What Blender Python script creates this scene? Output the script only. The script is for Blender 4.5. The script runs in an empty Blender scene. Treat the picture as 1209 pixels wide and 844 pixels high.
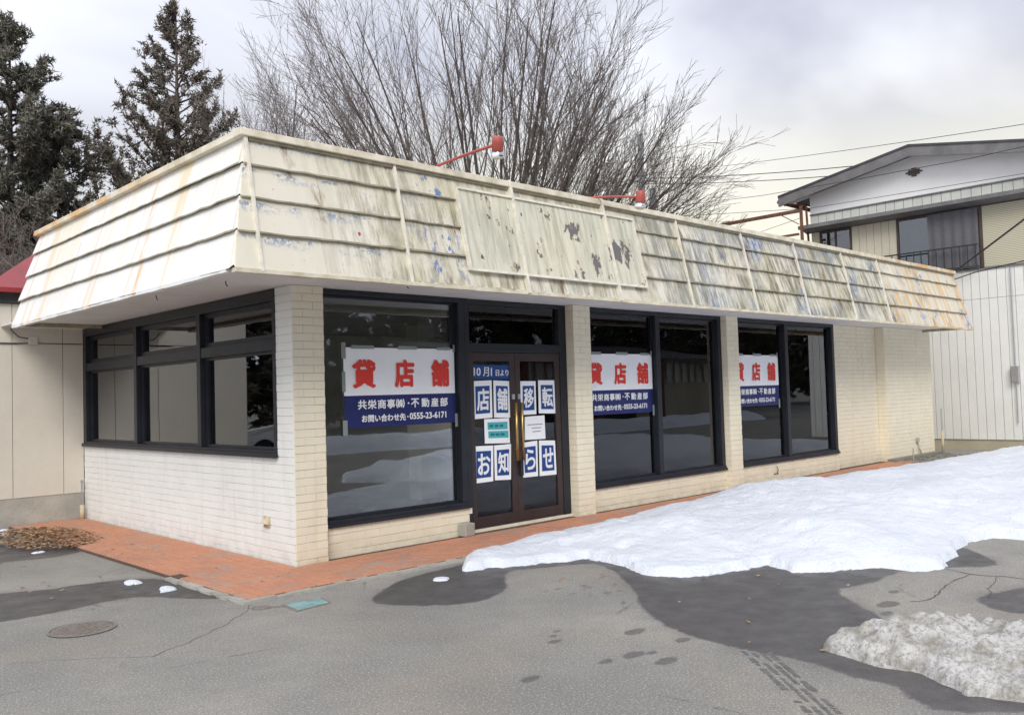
import bpy, math, random
import numpy as np
from mathutils import Vector, Matrix
C = bpy.context.scene.collection
R = math.radians
random.seed(7)
np.random.seed(7)

# ------------------------------------------------------------------ camera, world, sun, exposure
CAM = Vector((-4.2411, -7.3408, 1.5607))
yaw, pit, rol = 0.7682, 0.0415, -0.0303
fw = Vector((math.sin(yaw)*math.cos(pit), math.cos(yaw)*math.cos(pit), math.sin(pit)))
r0 = Vector((math.cos(yaw), -math.sin(yaw), 0)); u0 = r0.cross(fw)
rr = math.cos(rol)*r0 + math.sin(rol)*u0
uu = -math.sin(rol)*r0 + math.cos(rol)*u0
cd = bpy.data.cameras.new('camera'); cam = bpy.data.objects.new('camera', cd); C.objects.link(cam)
cam.matrix_world = Matrix(((rr.x, uu.x, -fw.x, CAM.x), (rr.y, uu.y, -fw.y, CAM.y), (rr.z, uu.z, -fw.z, CAM.z), (0, 0, 0, 1)))
cd.sensor_width = 36; cd.lens = 1040.54*36/1209; cd.clip_start = .05; cd.clip_end = 2000
bpy.context.scene.camera = cam

SUN_EL, SUN_AZ = 38, 222      # azimuth clockwise from +Y
w = bpy.data.worlds.new('World'); bpy.context.scene.world = w; w.use_nodes = True
nt = w.node_tree; nt.nodes.clear()
def wn(t, **k):
    n = nt.nodes.new(t)
    for a, b in k.items(): setattr(n, a, b)
    return n
out = wn('ShaderNodeOutputWorld')
sky = wn('ShaderNodeTexSky', sky_type='NISHITA', sun_disc=False, sun_elevation=R(SUN_EL), sun_rotation=R(SUN_AZ))
bgs = wn('ShaderNodeBackground'); bgs.inputs[1].default_value = .06
nt.links.new(sky.outputs[0], bgs.inputs[0])
tc = wn('ShaderNodeTexCoord')
mp = wn('ShaderNodeMapping'); mp.inputs['Scale'].default_value = (1, 1, 1.7); mp.inputs['Location'].default_value = (3.1, .4, 0)
nt.links.new(tc.outputs['Generated'], mp.inputs[0])
nz = wn('ShaderNodeTexNoise'); nz.inputs['Scale'].default_value = 1.5; nz.inputs['Detail'].default_value = 5; nz.inputs['Roughness'].default_value = .5; nz.inputs['Distortion'].default_value = .5
nt.links.new(mp.outputs[0], nz.inputs[0])
rp = wn('ShaderNodeValToRGB')
rp.color_ramp.elements[0].position = .40; rp.color_ramp.elements[0].color = (.43, .445, .525, 1)
rp.color_ramp.elements[1].position = .63; rp.color_ramp.elements[1].color = (.85, .86, .90, 1)
dl = wn('ShaderNodeVectorMath', operation='DOT_PRODUCT'); dl.inputs[1].default_value = (-.80, .60, .0)   # the overcast is thinner towards the left
nt.links.new(tc.outputs['Generated'], dl.inputs[0])
ml = wn('ShaderNodeMath', operation='MULTIPLY_ADD'); ml.inputs[1].default_value = .25; nt.links.new(dl.outputs['Value'], ml.inputs[0]); nt.links.new(nz.outputs[0], ml.inputs[2])
nt.links.new(ml.outputs[0], rp.inputs[0])
# pale cream break in the overcast low over the horizon, where the photo shows it
dt = wn('ShaderNodeVectorMath', operation='DOT_PRODUCT'); dt.inputs[1].default_value = (math.sin(R(60)), math.cos(R(60)), 0)
nt.links.new(tc.outputs['Generated'], dt.inputs[0])
m1 = wn('ShaderNodeMapRange', interpolation_type='SMOOTHSTEP'); m1.inputs[1].default_value = .55; m1.inputs[2].default_value = .95
nt.links.new(dt.outputs['Value'], m1.inputs[0])
sx = wn('ShaderNodeSeparateXYZ'); nt.links.new(tc.outputs['Generated'], sx.inputs[0])
m2 = wn('ShaderNodeMapRange', interpolation_type='SMOOTHSTEP'); m2.inputs[1].default_value = .38; m2.inputs[2].default_value = .12
nt.links.new(sx.outputs[2], m2.inputs[0])
mm = wn('ShaderNodeMath', operation='MULTIPLY'); nt.links.new(m1.outputs[0], mm.inputs[0]); nt.links.new(m2.outputs[0], mm.inputs[1])
mx = wn('ShaderNodeMix', data_type='RGBA'); mx.inputs[7].default_value = (.74, .70, .56, 1)
nt.links.new(mm.outputs[0], mx.inputs[0]); nt.links.new(rp.outputs[0], mx.inputs[6])
bgc = wn('ShaderNodeBackground'); bgc.inputs[1].default_value = .90
nt.links.new(mx.outputs[2], bgc.inputs[0])
ad = wn('ShaderNodeMixShader'); ad.inputs[0].default_value = .88
nt.links.new(bgs.outputs[0], ad.inputs[1]); nt.links.new(bgc.outputs[0], ad.inputs[2]); nt.links.new(ad.outputs[0], out.inputs[0])

sl = bpy.data.lights.new('sun', 'SUN'); sl.energy = 1.25; sl.angle = R(25); sl.color = (1, .95, .87)
so = bpy.data.objects.new('sun', sl); C.objects.link(so)
so.rotation_euler = (R(90-SUN_EL), 0, R(180-SUN_AZ) )
so.location = (0, -20, 20)
vs = bpy.context.scene.view_settings
vs.view_transform = 'Standard'; vs.look = 'None'; vs.gamma = 1; vs.exposure = .79
bpy.context.scene.cycles.max_bounces = 8
bpy.context.scene.cycles.transparent_max_bounces = 12

# ------------------------------------------------------------------ node helpers
class NB:
    def __init__(s, name):
        s.m = bpy.data.materials.new(name); s.m.use_nodes = True; s.t = s.m.node_tree
        s.b = s.t.nodes['Principled BSDF']; s._p = None
    def n(s, t, **k):
        x = s.t.nodes.new(t)
        for a, b in k.items(): setattr(x, a, b)
        return x
    def put(s, inp, v):
        if isinstance(v, bpy.types.NodeSocket): s.t.links.new(v, inp)
        elif v is not None:
            if isinstance(v, (tuple, list)) and inp.type == 'RGBA' and len(v) == 3: v = (*v, 1)
            inp.default_value = v
    def pos(s):
        if s._p is None: s._p = s.n('ShaderNodeNewGeometry').outputs['Position']
        return s._p
    def obj(s): return s.n('ShaderNodeTexCoord').outputs['Object']
    def sep(s, v=None):
        x = s.n('ShaderNodeSeparateXYZ'); s.put(x.inputs[0], v or s.pos()); return x.outputs
    def scl(s, v, sc, loc=(0, 0, 0), rot=(0, 0, 0)):
        x = s.n('ShaderNodeMapping'); s.put(x.inputs[0], v); x.inputs['Scale'].default_value = sc; x.inputs['Location'].default_value = loc; x.inputs['Rotation'].default_value = rot; return x.outputs[0]
    def noise(s, v, sc, det=4, ro=.55, dis=0):
        x = s.n('ShaderNodeTexNoise'); s.put(x.inputs[0], v); x.inputs['Scale'].default_value = sc; x.inputs['Detail'].default_value = det; x.inputs['Roughness'].default_value = ro; x.inputs['Distortion'].default_value = dis; return x.outputs[0]
    def vor(s, v, sc, feat='F1'):
        x = s.n('ShaderNodeTexVoronoi', feature=feat); s.put(x.inputs[0], v); x.inputs['Scale'].default_value = sc; return x.outputs[0]
    def mr(s, v, a, b, c=0, d=1):
        x = s.n('ShaderNodeMapRange'); s.put(x.inputs[0], v)
        for i, q in enumerate((a, b, c, d)): x.inputs[i+1].default_value = q
        return x.outputs[0]
    def ma(s, op, a, b=None):
        x = s.n('ShaderNodeMath', operation=op); s.put(x.inputs[0], a); s.put(x.inputs[1], b); return x.outputs[0]
    def mul(s, *a):
        r = a[0]
        for b in a[1:]: r = s.ma('MULTIPLY', r, b)
        return r
    def mix(s, f, a, b, mode='MIX'):
        x = s.n('ShaderNodeMix', data_type='RGBA', blend_type=mode); s.put(x.inputs[0], f); s.put(x.inputs[6], a); s.put(x.inputs[7], b); return x.outputs[2]
    def bump(s, h, st=.3, d=.01):
        x = s.n('ShaderNodeBump'); x.inputs['Strength'].default_value = st; x.inputs['Distance'].default_value = d; s.put(x.inputs['Height'], h); s.put(s.b.inputs['Normal'], x.outputs[0])
    def fin(s, col, rough=.7, metal=0, spec=.4):
        s.put(s.b.inputs['Base Color'], col); s.put(s.b.inputs['Roughness'], rough); s.put(s.b.inputs['Metallic'], metal)
        s.put(s.b.inputs['Specular IOR Level'], spec); return s.m
def simple(name, col, rough=.7, var=.12, sc=6, metal=0, bump=0, spec=.4):
    b = NB(name); c = [x*(1-var) for x in col]; c2 = [min(1, x*(1+var)) for x in col]
    f = b.noise(b.pos(), sc, 5, .6)
    k = b.mix(b.mr(f, .35, .65), tuple(c), tuple(c2))
    k = b.mix(.25, k, b.mix(b.mr(b.noise(b.pos(), sc*9, 3), .35, .65), tuple(c), tuple(c2)))
    if bump: b.bump(b.noise(b.pos(), sc*12, 4), bump, .01)
    return b.fin(k, rough, metal, spec)
M = {}
def paint(name, col, dirt, grime):
    b = NB(name); p = b.pos(); x, y, z = b.sep()
    n = b.noise(p, 3, 6, .6); c = b.mix(b.mr(n, .35, .7), col, tuple(v*.93 for v in col))
    st = b.noise(b.scl(p, (5, 5, .5)), 1.6, 6, .6)
    c = b.mix(b.mul(b.mr(st, .52, .75), grime), c, dirt)
    low = b.mul(b.mr(z, .22, .02), b.mr(b.noise(p, 7, 5), .35, .7))
    c = b.mix(b.mul(low, .75), c, dirt)
    ch = b.mr(b.noise(p, 38, 3, .6), .72, .76)
    c = b.mix(b.mul(ch, .6), c, (.33, .29, .22))
    b.bump(b.noise(p, 60, 4), .25, .004)
    return b.fin(c, .62, 0, .3)
M['cream'] = paint('cream_painted_brick', (.84, .785, .63), (.56, .49, .35), .3)
M['white'] = paint('white_painted_brick', (.80, .815, .795), (.54, .54, .52), .3)
M['mortar_cream'] = simple('cream_mortar', (.76, .70, .56), .8)
M['mortar_white'] = simple('white_mortar', (.71, .72, .705), .8)

def fascia(name, front):
    b = NB(name); p = b.pos(); x, y, z = b.sep()
    if front:
        along = x; cs = b.ma('FLOOR', b.ma('DIVIDE', b.ma('SUBTRACT', z, 2.618), .290)); cx = b.n('ShaderNodeCombineXYZ'); b.put(cx.inputs[0], b.ma('ADD', x, b.ma('MULTIPLY', cs, 7.31))); b.put(cx.inputs[2], z)
        v = b.scl(cx.outputs[0], (1, 0, .17)); v2 = b.scl(cx.outputs[0], (1, 0, .06))
    else:
        along = y; v = b.scl(p, (0, 1, .17)); v2 = b.scl(p, (0, 1, .05))
    t = b.ma('FRACT', b.ma('DIVIDE', b.ma('SUBTRACT', z, 2.6), .285))    # height inside one course
    big = b.noise(p, .9, 4, .55)
    if front:
        c = b.mix(b.mr(big, .35, .65), (.77, .745, .65), (.71, .67, .55))
        right = b.mr(x, 3.6, 5.6); far = b.mr(x, 10.9, 11.3); mid = b.mul(b.mr(x, -.5, .3), b.mr(x, 12.8, 10.4)); lap = b.mr(t, .62, 1.0)
        s1 = b.noise(v, 9, 9, .70); s2 = b.noise(v2, 24, 6, .74); patch = b.noise(b.scl(p, (1, 1, 1.2)), 1.7, 5, .6)
        grn = b.mul(b.mr(b.noise(b.scl(p, (1, 1, .5)), 1.9, 6, .65), .44, .60), b.mr(s1, .30, .55), mid, b.ma('ADD', .7, b.mul(right, .15)))
        c = b.mix(grn, c, (.46, .43, .27))
        amt = b.ma('ADD', .50, b.mul(right, .42))
        mold = b.mul(b.mr(s1, .45, .57), b.mr(patch, .36, .52), mid, amt)
        c = b.mix(mold, c, (.21, .20, .135))
        gp2 = b.mul(b.mr(b.noise(b.scl(p, (1, 1, .8), (2, 0, 5)), 1.15, 4, .6), .46, .58), b.mr(b.noise(v, 26, 5, .7), .40, .56), right, b.mr(x, 10.9, 9.4), .95)
        c = b.mix(gp2, c, (.25, .28, .31))
        lines = b.mul(b.mr(s2, .53, .60), b.mr(patch, .34, .54), b.ma('ADD', .4, b.mul(right, .15)), mid)
        c = b.mix(lines, c, (.13, .11, .075))
        wl = b.mul(b.mr(b.noise(b.scl(v2, (1, 1, 1), (9, 4, 2)), 17, 5, .7), .54, .62), right, .38)
        c = b.mix(wl, c, (.84, .82, .74))
        bfl = b.mul(b.mr(x, 1.3, .2, .0, 1), b.mr(b.noise(b.scl(p, (1, 1, 1.6), (4.4, 0, 1.7)), 3.0, 2, .5), .44, .52), b.mr(b.noise(p, 26, 5, .75), .485, .52), lap)
        bfr = b.mul(right, b.mr(b.noise(b.scl(p, (1, 1, .9), (1.4, 0, 1.7)), 1.7, 2, .5), .57, .66), b.mr(b.noise(b.scl(p, (1, 1, .45)), 14, 6, .75), .46, .56))
        bfm = b.mul(b.mr(x, 1.45, 1.2), b.mr(x, .75, 1.0), b.mr(b.noise(b.scl(p, (1, 1, .5), (0, 0, 4)), 11, 5, .7), .58, .61))
        c = b.mix(b.mul(b.ma('MAXIMUM', b.ma('MAXIMUM', bfl, bfr), bfm), .85), c, (.07, .17, .42))
        br = b.mul(b.mr(b.noise(b.scl(p, (1, 1, .2), (7, 0, 0)), 3.6, 4), .59, .66), b.mr(s1, .40, .55), .8)
        c = b.mix(br, c, (.19, .11, .06))
        ru = b.mul(b.mr(b.noise(b.scl(v2, (1, 1, 1), (3, 0, 0)), 7, 4, .6), .50, .62), far, .85)
        c = b.mix(ru, c, (.74, .44, .15))
        c = b.mix(b.mul(b.mr(b.noise(p, 40, 3, .6), .70, .73), b.mr(patch, .45, .55), .85), c, (.10, .08, .05))
        rd = b.mr(b.noise(b.scl(p, (1, 1, .45), (1, 2, 0)), 7.5, 2), .755, .765)
        c = b.mix(rd, c, (.45, .05, .03))
        c = b.mix(b.mul(b.mr(t, .88, 1.02), b.mr(s1, .3, .6), .5), c, (.33, .30, .20))
    else:
        c = b.mix(b.mr(big, .35, .65), (.87, .885, .91), (.82, .835, .855))
        s1 = b.noise(v2, 3.2, 5, .6); s2 = b.noise(v2, 20, 5, .65)
        top = b.mr(z, 2.6, 3.8, .3, 1)
        c = b.mix(b.mul(b.mr(s1, .47, .68), top, .7), c, (.84, .76, .52))
        c = b.mix(b.mul(b.mr(s2, .52, .62), top, .5), c, (.78, .66, .42))
        rs = b.mul(b.mr(b.noise(b.scl(v2, (1, 1, 1), (0, 5.3, 0)), 4.2, 3, .5), .58, .64), .8)
        c = b.mix(b.mul(rs, .45), c, (.80, .52, .18))
        wob = b.mul(b.ma('SUBTRACT', b.noise(v2, 9, 4), .5), .35); ds = b.ma('ABSOLUTE', b.ma('SUBTRACT', b.ma('ADD', y, wob), .98)); c = b.mix(b.mul(b.mr(ds, .075, .01), b.mr(b.noise(v, 18, 4), .38, .55), .8), c, (.80, .48, .15))
        c = b.mix(b.mul(b.mr(s2, .45, .30), .25), c, (.60, .63, .70))
    b.bump(b.noise(p, 45, 5, .6), .3, .004)
    return b.fin(c, .55, 0, .35)
M['fascia_front'] = fascia('weathered_cream_fascia_paint', True)
M['fascia_left'] = fascia('rust_streaked_white_fascia_paint', False)
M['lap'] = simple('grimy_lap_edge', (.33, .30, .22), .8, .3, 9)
def signmat():
    b = NB('peeling_pale_green_paint'); p = b.pos(); x, y, z = b.sep()
    v = b.scl(p, (1, 0, .1))
    s = b.noise(v, 14, 7, .65)
    c = b.mix(b.mr(b.noise(p, 1.2, 3), .35, .65), (.64, .65, .55), (.72, .69, .56))
    c = b.mix(b.mul(b.mr(s, .46, .62), .75), c, (.42, .41, .29))
    c = b.mix(b.mul(b.mr(b.noise(v, 30, 5, .7), .55, .66), .5), c, (.84, .84, .76))
    w1 = -.010
    for qx, qz, qr, qa in ((2.02, 3.22, .13, .10), (2.15, 3.45, .10, .11), (2.62, 3.44, .10, .15), (2.98, 3.30, .11, .16), (3.36, 3.0, .08, .15), (3.45, 3.35, .08, .13), (3.62, 3.18, .14, .16), (3.80, 3.22, .17, .20), (3.86, 3.0, .13, .17), (1.62, 2.9, .10, .11), (3.05, 2.86, .07, .13), (4.02, 3.1, .09, .13)):
        dx = b.ma('DIVIDE', b.ma('SUBTRACT', x, qx), qr); dz = b.ma('DIVIDE', b.ma('SUBTRACT', z, qz), qr*1.25)
        g_ = b.mr(b.ma('SQRT', b.ma('ADD', b.mul(dx, dx), b.mul(dz, dz))), 1.25, .1, 0, qa); w1 = b.ma('ADD', g_, w1)
    pe = b.mr(b.ma('ADD', b.noise(b.scl(p, (1, 1, .55), (2.2, 0, .7)), 5.6, 6, .66), w1), .625, .633)
    ed = b.mr(b.ma('ADD', b.noise(b.scl(p, (1, 1, .55), (2.2, 0, .7)), 5.6, 6, .66), w1), .602, .625)
    c = b.mix(b.mul(ed, .8), c, (.52, .42, .26))
    c = b.mix(pe, c, (.17, .162, .165))
    sp = b.mr(b.noise(b.scl(p, (1, 1, .5), (5, 0, 3)), 17, 3, .6), .68, .70)
    c = b.mix(sp, c, (.13, .11, .075))
    b.bump(b.ma('SUBTRACT', b.noise(p, 40, 4), pe), .5, .004)
    return b.fin(c, .6)
M['signboard'] = signmat()
M['batten'] = simple('grey_white_batten_paint', (.74, .71, .62), .6, .15, 12)
def capmat():
    b = NB('rusting_cap_flashing'); p = b.pos(); x, y, z = b.sep()
    c = b.mix(b.mr(b.noise(p, 5, 6), .4, .7), (.78, .73, .60), (.52, .46, .33))
    rm = b.ma('MAXIMUM', b.mr(x, 10.8, 12, 0, 1), b.mr(y, .3, 2.2, 0, 1))
    r = b.mul(b.mr(b.noise(b.scl(p, (1, 1, 2)), 3.2, 6, .65), .40, .60), rm)
    c = b.mix(b.mul(r, .85), c, (.70, .40, .15))
    b.bump(b.noise(p, 40, 4), .3, .004)
    return b.fin(c, .6)
M['cap'] = capmat()
M['soffit'] = simple('pale_grey_soffit_board', (.74, .745, .75), .7, .07, 2)
M['black'] = simple('blue_black_window_frame', (.016, .019, .027), .42, .25, 5)
M['brown'] = simple('dark_bronze_door_frame', (.045, .031, .030), .4, .2, 5)
M['brass'] = simple('worn_brass', (.55, .38, .14), .35, .15, 20, 1)
M['steel'] = simple('dull_steel', (.5, .5, .52), .4, .1, 20, .9)
M['int_wall'] = simple('interior_wall', (.62, .60, .54), .9, .1, 2)
M['int_floor'] = simple('interior_floor', (.30, .28, .25), .55, .15, 2)
M['int_ceil'] = simple('interior_ceiling', (.6, .6, .58), .9, .08, 2)
def glassmat(name, tint, k):
    m = bpy.data.materials.new(name); m.use_nodes = True; t = m.node_tree; t.nodes.clear()
    o = t.nodes.new('ShaderNodeOutputMaterial'); mixn = t.nodes.new('ShaderNodeMixShader'); tr = t.nodes.new('ShaderNodeBsdfTransparent'); gl = t.nodes.new('ShaderNodeBsdfGlossy')
    tr.inputs[0].default_value = (*tint, 1); gl.inputs['Roughness'].default_value = .012; gl.inputs[0].default_value = (.92, .95, 1, 1)
    fr = t.nodes.new('ShaderNodeFresnel'); fr.inputs[0].default_value = 1.52
    mu = t.nodes.new('ShaderNodeMath'); mu.operation = 'MULTIPLY'; mu.use_clamp = True; mu.inputs[1].default_value = k
    g = t.nodes.new('ShaderNodeNewGeometry'); nn = t.nodes.new('ShaderNodeTexNoise'); nn.inputs['Scale'].default_value = .9; nn.inputs['Detail'].default_value = 1
    t.links.new(g.outputs['Position'], nn.inputs[0]); bp = t.nodes.new('ShaderNodeBump'); bp.inputs['Strength'].default_value = .25; bp.inputs['Distance'].default_value = .004
    t.links.new(nn.outputs[0], bp.inputs['Height']); t.links.new(bp.outputs[0], gl.inputs['Normal'])
    t.links.new(fr.outputs[0], mu.inputs[0]); t.links.new(mu.outputs[0], mixn.inputs[0]); t.links.new(tr.outputs[0], mixn.inputs[1]); t.links.new(gl.outputs[0], mixn.inputs[2]); t.links.new(mixn.outputs[0], o.inputs[0])
    return m
M['glass'] = glassmat('shop_window_glass', (.90, .91, .89), 1.35)
M['glass_left'] = glassmat('side_window_glass', (.85, .87, .85), 1.9)
M['glass_far'] = glassmat('frosted_house_glass', (.5, .52, .54), 2.5)

def asphalt():
    b = NB('weathered_asphalt'); p = b.pos()
    big = b.noise(p, .55, 5, .55); mid = b.noise(p, 5, 5, .6); fine = b.noise(p, 120, 2, .7); f2 = b.noise(p, 70, 3, .8); sp = b.vor(p, 95)
    c = b.mix(b.mr(big, .35, .65), (.225, .22, .205), (.35, .335, .305))
    c = b.mix(b.mul(b.mr(b.noise(b.scl(p, (1, 1, 1), (5, 3, 0)), .8, 4), .5, .7), .5), c, (.34, .29, .235))
    c = b.mix(b.mul(b.mr(mid, .4, .7), .35), c, (.20, .20, .192))
    c = b.mix(b.mul(b.mr(fine, .47, .34), .9), c, (.11, .11, .108))
    c = b.mix(b.mul(b.mr(f2, .54, .66), .8), c, (.56, .55, .52))
    c = b.mix(b.mul(b.mr(sp, .16, .08), .35), c, (.60, .59, .56))
    cr = b.vor(b.scl(p, (1, 1, 1), (3.3, 1.2, 0)), .55, 'DISTANCE_TO_EDGE'); cw = b.ma('ADD', cr, b.mul(b.ma('SUBTRACT', b.noise(p, 6, 5, .7), .5), .05))
    c = b.mix(b.mul(b.mr(b.ma('ABSOLUTE', cw), .006, .001), b.mr(b.noise(p, .7, 3), .48, .56), .65), c, (.10, .098, .09))
    w = b.mix(b.mr(mid, .3, .7), (.078, .074, .074), (.115, .110, .108))
    w = b.mix(b.mul(b.mr(f2, .54, .68), .5), w, (.21, .205, .20))
    w = b.mix(b.mul(b.mr(fine, .46, .34), .6), w, (.045, .043, .042))
    at_ = b.n('ShaderNodeAttribute', attribute_name='wet').outputs['Fac']; as_ = b.n('ShaderNodeAttribute', attribute_name='spot').outputs['Fac']
    wob = b.ma('ADD', b.mul(b.ma('SUBTRACT', b.noise(p, 7, 6, .7), .5), .12), b.mul(b.ma('SUBTRACT', b.noise(p, 60, 3, .7), .5), .05))
    k = b.mr(b.ma('ADD', at_, wob), -.012, .022)
    k2 = b.mul(b.mr(b.ma('ADD', as_, b.mul(wob, .35)), -.004, .012), .72)
    rim = b.mul(b.mr(b.ma('ADD', at_, wob), -.16, -.01), .28, b.mr(b.noise(p, 2.3, 4), .38, .6))
    k = b.ma('MAXIMUM', b.ma('MAXIMUM', k, k2), rim)
    c = b.mix(k, c, w)
    b.bump(b.ma('ADD', fine, b.mul(mid, .8)), .6, .006)
    ro = b.ma('SUBTRACT', .88, b.mul(k, b.mr(mid, .35, .7, .30, .50)))
    return b.fin(c, ro, 0, .4)
M['asphalt'] = asphalt()
M['damp'] = simple('damp_asphalt', (.15, .146, .14), .6, .3, 14, 0, .4)
M['crack'] = simple('crack_fill', (.11, .105, .095), .9, .4, 12)
def pavermat():
    b = NB('terracotta_paver'); p = b.pos()
    rnd = b.n('ShaderNodeObjectInfo').outputs['Random']
    pv = b.vor(b.scl(p, (4.7, 9.5, 1)), 1)
    c = b.mix(b.mr(b.noise(p, 1.4, 4), .35, .65), (.56, .255, .155), (.45, .225, .15))
    c = b.mix(b.mul(rnd, .35), c, (.66, .31, .19))
    c = b.mix(b.mul(b.mr(b.noise(p, 9, 5, .6), .5, .75), .5), c, (.34, .22, .17))
    c = b.mix(b.mul(b.mr(b.noise(b.scl(p, (1, 1, 1), (2, 9, 0)), 2.2, 5, .65), .54, .66), .7), c, (.36, .31, .27))
    c = b.mix(b.mul(b.mr(b.noise(p, 26, 3), .66, .72), .6), c, (.74, .62, .52))
    b.bump(b.noise(p, 70, 4), .4, .004)
    return b.fin(c, .8)
M['paver'] = pavermat()
M['joint'] = simple('sandy_joint_bed', (.11, .075, .058), .95, .25, 20)
def concretemat(name, col, v=.2):
    b = NB(name); p = b.pos()
    c = b.mix(b.mr(b.noise(p, 2.4, 6, .6), .35, .65), tuple(q*(1-v) for q in col), tuple(q*(1+v*.5) for q in col))
    c = b.mix(b.mul(b.mr(b.noise(p, 30, 4), .55, .7), .4), c, tuple(q*.6 for q in col))
    b.bump(b.noise(p, 50, 5), .5, .006)
    return b.fin(c, .9)
M['concrete'] = concretemat('grey_concrete', (.42, .41, .37))
M['concrete_dark'] = concretemat('stained_concrete', (.24, .235, .21))
def snowmat(name, dirty):
    b = NB(name); p = b.pos()
    x, y, z = b.sep()
    c = b.mix(b.mr(b.noise(p, 1.6, 5), .35, .7), (.79, .835, .915), (.72, .77, .86))
    if dirty:
        d1 = b.noise(p, 5.5, 9, .68)
        c = b.mix(b.ma('ADD', b.mr(d1, .46, .62), b.mul(b.mr(x, .9, 1.5), b.mr(d1, .36, .52), .3)), (.62, .62, .615), (.31, .295, .265))
        c = b.mix(b.mul(b.mr(b.noise(p, 42, 7, .75), .50, .60), .8), c, (.27, .24, .20))
        c = b.mix(b.mr(b.noise(p, 60, 4, .7), .66, .72), c, (.07, .055, .045))
        b.bump(b.noise(p, 24, 8, .7), .8, .03)
    else:
        c = b.mix(b.mul(b.mr(b.noise(p, 3.2, 7, .65), .58, .78), .25), c, (.66, .66, .67))
        c = b.mix(b.mr(b.noise(p, 34, 3, .6), .775, .785), c, (.16, .12, .08))
        b.bump(b.ma('ADD', b.noise(p, 9, 7, .6), b.mul(b.noise(p, 60, 3), .4)), .9, .04)
    b.b.inputs['Subsurface Weight'].default_value = .15; b.b.inputs['Subsurface Radius'].default_value = (.02, .025, .03)
    return b.fin(c, .75, 0, .3)
M['snow'] = snowmat('old_clean_snow', False); M['dirty_snow'] = snowmat('dirty_ploughed_snow', True)
M['sheet_white'] = simple('white_poster_sheet', (.88, .91, .95), .5, .03, 3)
M['navy'] = simple('navy_print', (.012, .020, .125), .5, .08, 3)
M['red_ink'] = simple('red_print', (.70, .045, .03), .5, .04, 3)
M['blue_ink'] = simple('blue_print', (.011, .06, .25), .5, .06, 3)
M['white_ink'] = simple('white_print', (.80, .82, .86), .5, .02, 3)
M['teal_ink'] = simple('teal_print', (.07, .42, .46), .5, .05, 3)
M['grey_ink'] = simple('grey_print', (.35, .34, .35), .5, .05, 3)
M['dark_ink'] = simple('dark_teal_print', (.02, .16, .20), .5, .05, 3)
M['tape'] = simple('clear_tape', (.24, .28, .28), .35, .05, 8)
M['lamp_red'] = simple('faded_red_lamp_paint', (.43, .10, .08), .45, .15, 14)
M['chrome'] = simple('mirror_bulb_silver', (.75, .78, .82), .12, .05, 8, 1)
M['bulb'] = simple('reflector_bulb_glass', (.62, .62, .50), .2, .1, 9)
M['annex'] = simple('beige_grey_panel', (.66, .625, .55), .7, .05, 1.6, 0, .15)
M['annex_line'] = simple('panel_joint', (.22, .20, .17), .8)
M['red_roof'] = simple('red_metal_roof', (.30, .045, .05), .45, .12, 3)
M['dark_wood'] = simple('dark_gutter', (.05, .05, .055), .6)
M['siding'] = simple('white_grey_siding', (.76, .755, .72), .55, .05, 1.2)
M['siding_beige'] = simple('beige_siding', (.56, .52, .42), .6, .06, 1.2)
M['house_base'] = concretemat('beige_house_plinth', (.45, .41, .31), .1)
M['plaster'] = simple('white_plaster', (.84, .84, .85), .8, .04, 1)
M['roof_grey'] = simple('grey_metal_barge', (.17, .165, .17), .5, .25, 3)
M['roof_dark'] = simple('dark_roof_sheet', (.06, .06, .07), .5, .2, 3)
M['band'] = simple('grey_green_band', (.58, .60, .56), .6, .08, 3)
M['wood_brown'] = simple('brown_window_frame', (.075, .050, .042), .6, .2, 6)
M['rust'] = simple('rusted_steel', (.17, .075, .05), .8, .35, 9)
M['mesh_screen'] = simple('dark_shade_net', (.12, .12, .135), .8, .15, 30)
M['curtain'] = simple('white_curtain', (.62, .66, .74), .7, .06, 3)
def reed():
    b = NB('reed_blind'); p = b.pos(); x, y, z = b.sep()
    wv = b.ma('FRACT', b.ma('MULTIPLY', z, 26)); c = b.mix(b.mr(wv, .3, .7), (.34, .32, .24), (.60, .56, .43))
    return b.fin(c, .8)
M['reed'] = reed()
M['cable'] = simple('black_cable', (.03, .03, .033), .6)
M['pole'] = simple('grey_pole', (.24, .26, .29), .7)
M['bark'] = simple('grey_brown_bark', (.085, .070, .060), .9, .35, 9)
M['twig'] = simple('brown_twig', (.165, .140, .130), .9, .3, 5)
def foliage(name, a, c_):
    b = NB(name); f = b.noise(b.pos(), 1.3, 5, .7); g = b.noise(b.pos(), 14, 2)
    c = b.mix(b.mr(f, .38, .62), a, c_); c = b.mix(b.mul(b.mr(g, .5, .7), .5), c, tuple(q*1.7 for q in c_))
    b.b.inputs['Subsurface Weight'].default_value = 0
    return b.fin(c, .75, 0, .2)
M['cedar'] = foliage('cedar_foliage', (.14, .15, .12), (.20, .185, .155))
M['cedar_brown'] = foliage('winter_cedar_foliage', (.14, .133, .11), (.195, .165, .14))
M['wood_far'] = foliage('roadside_wood_foliage', (.075, .08, .062), (.12, .108, .088))
M['leaf'] = simple('dead_leaf', (.33, .21, .125), .85, .5, 30)
M['iron'] = simple('cast_iron', (.225, .195, .175), .75, .25, 30)
M['cover_teal'] = simple('faded_teal_cover', (.22, .36, .37), .7, .3, 9)
M['pvc'] = simple('beige_pvc', (.55, .48, .34), .6)
M['car_white'] = simple('white_car_paint', (.75, .75, .76), .2, .01, 1)
M['car_dark'] = simple('car_glass', (.02, .022, .025), .1, .1, 2)
M['tyre'] = simple('tyre_rubber', (.02, .02, .02), .8)

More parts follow.
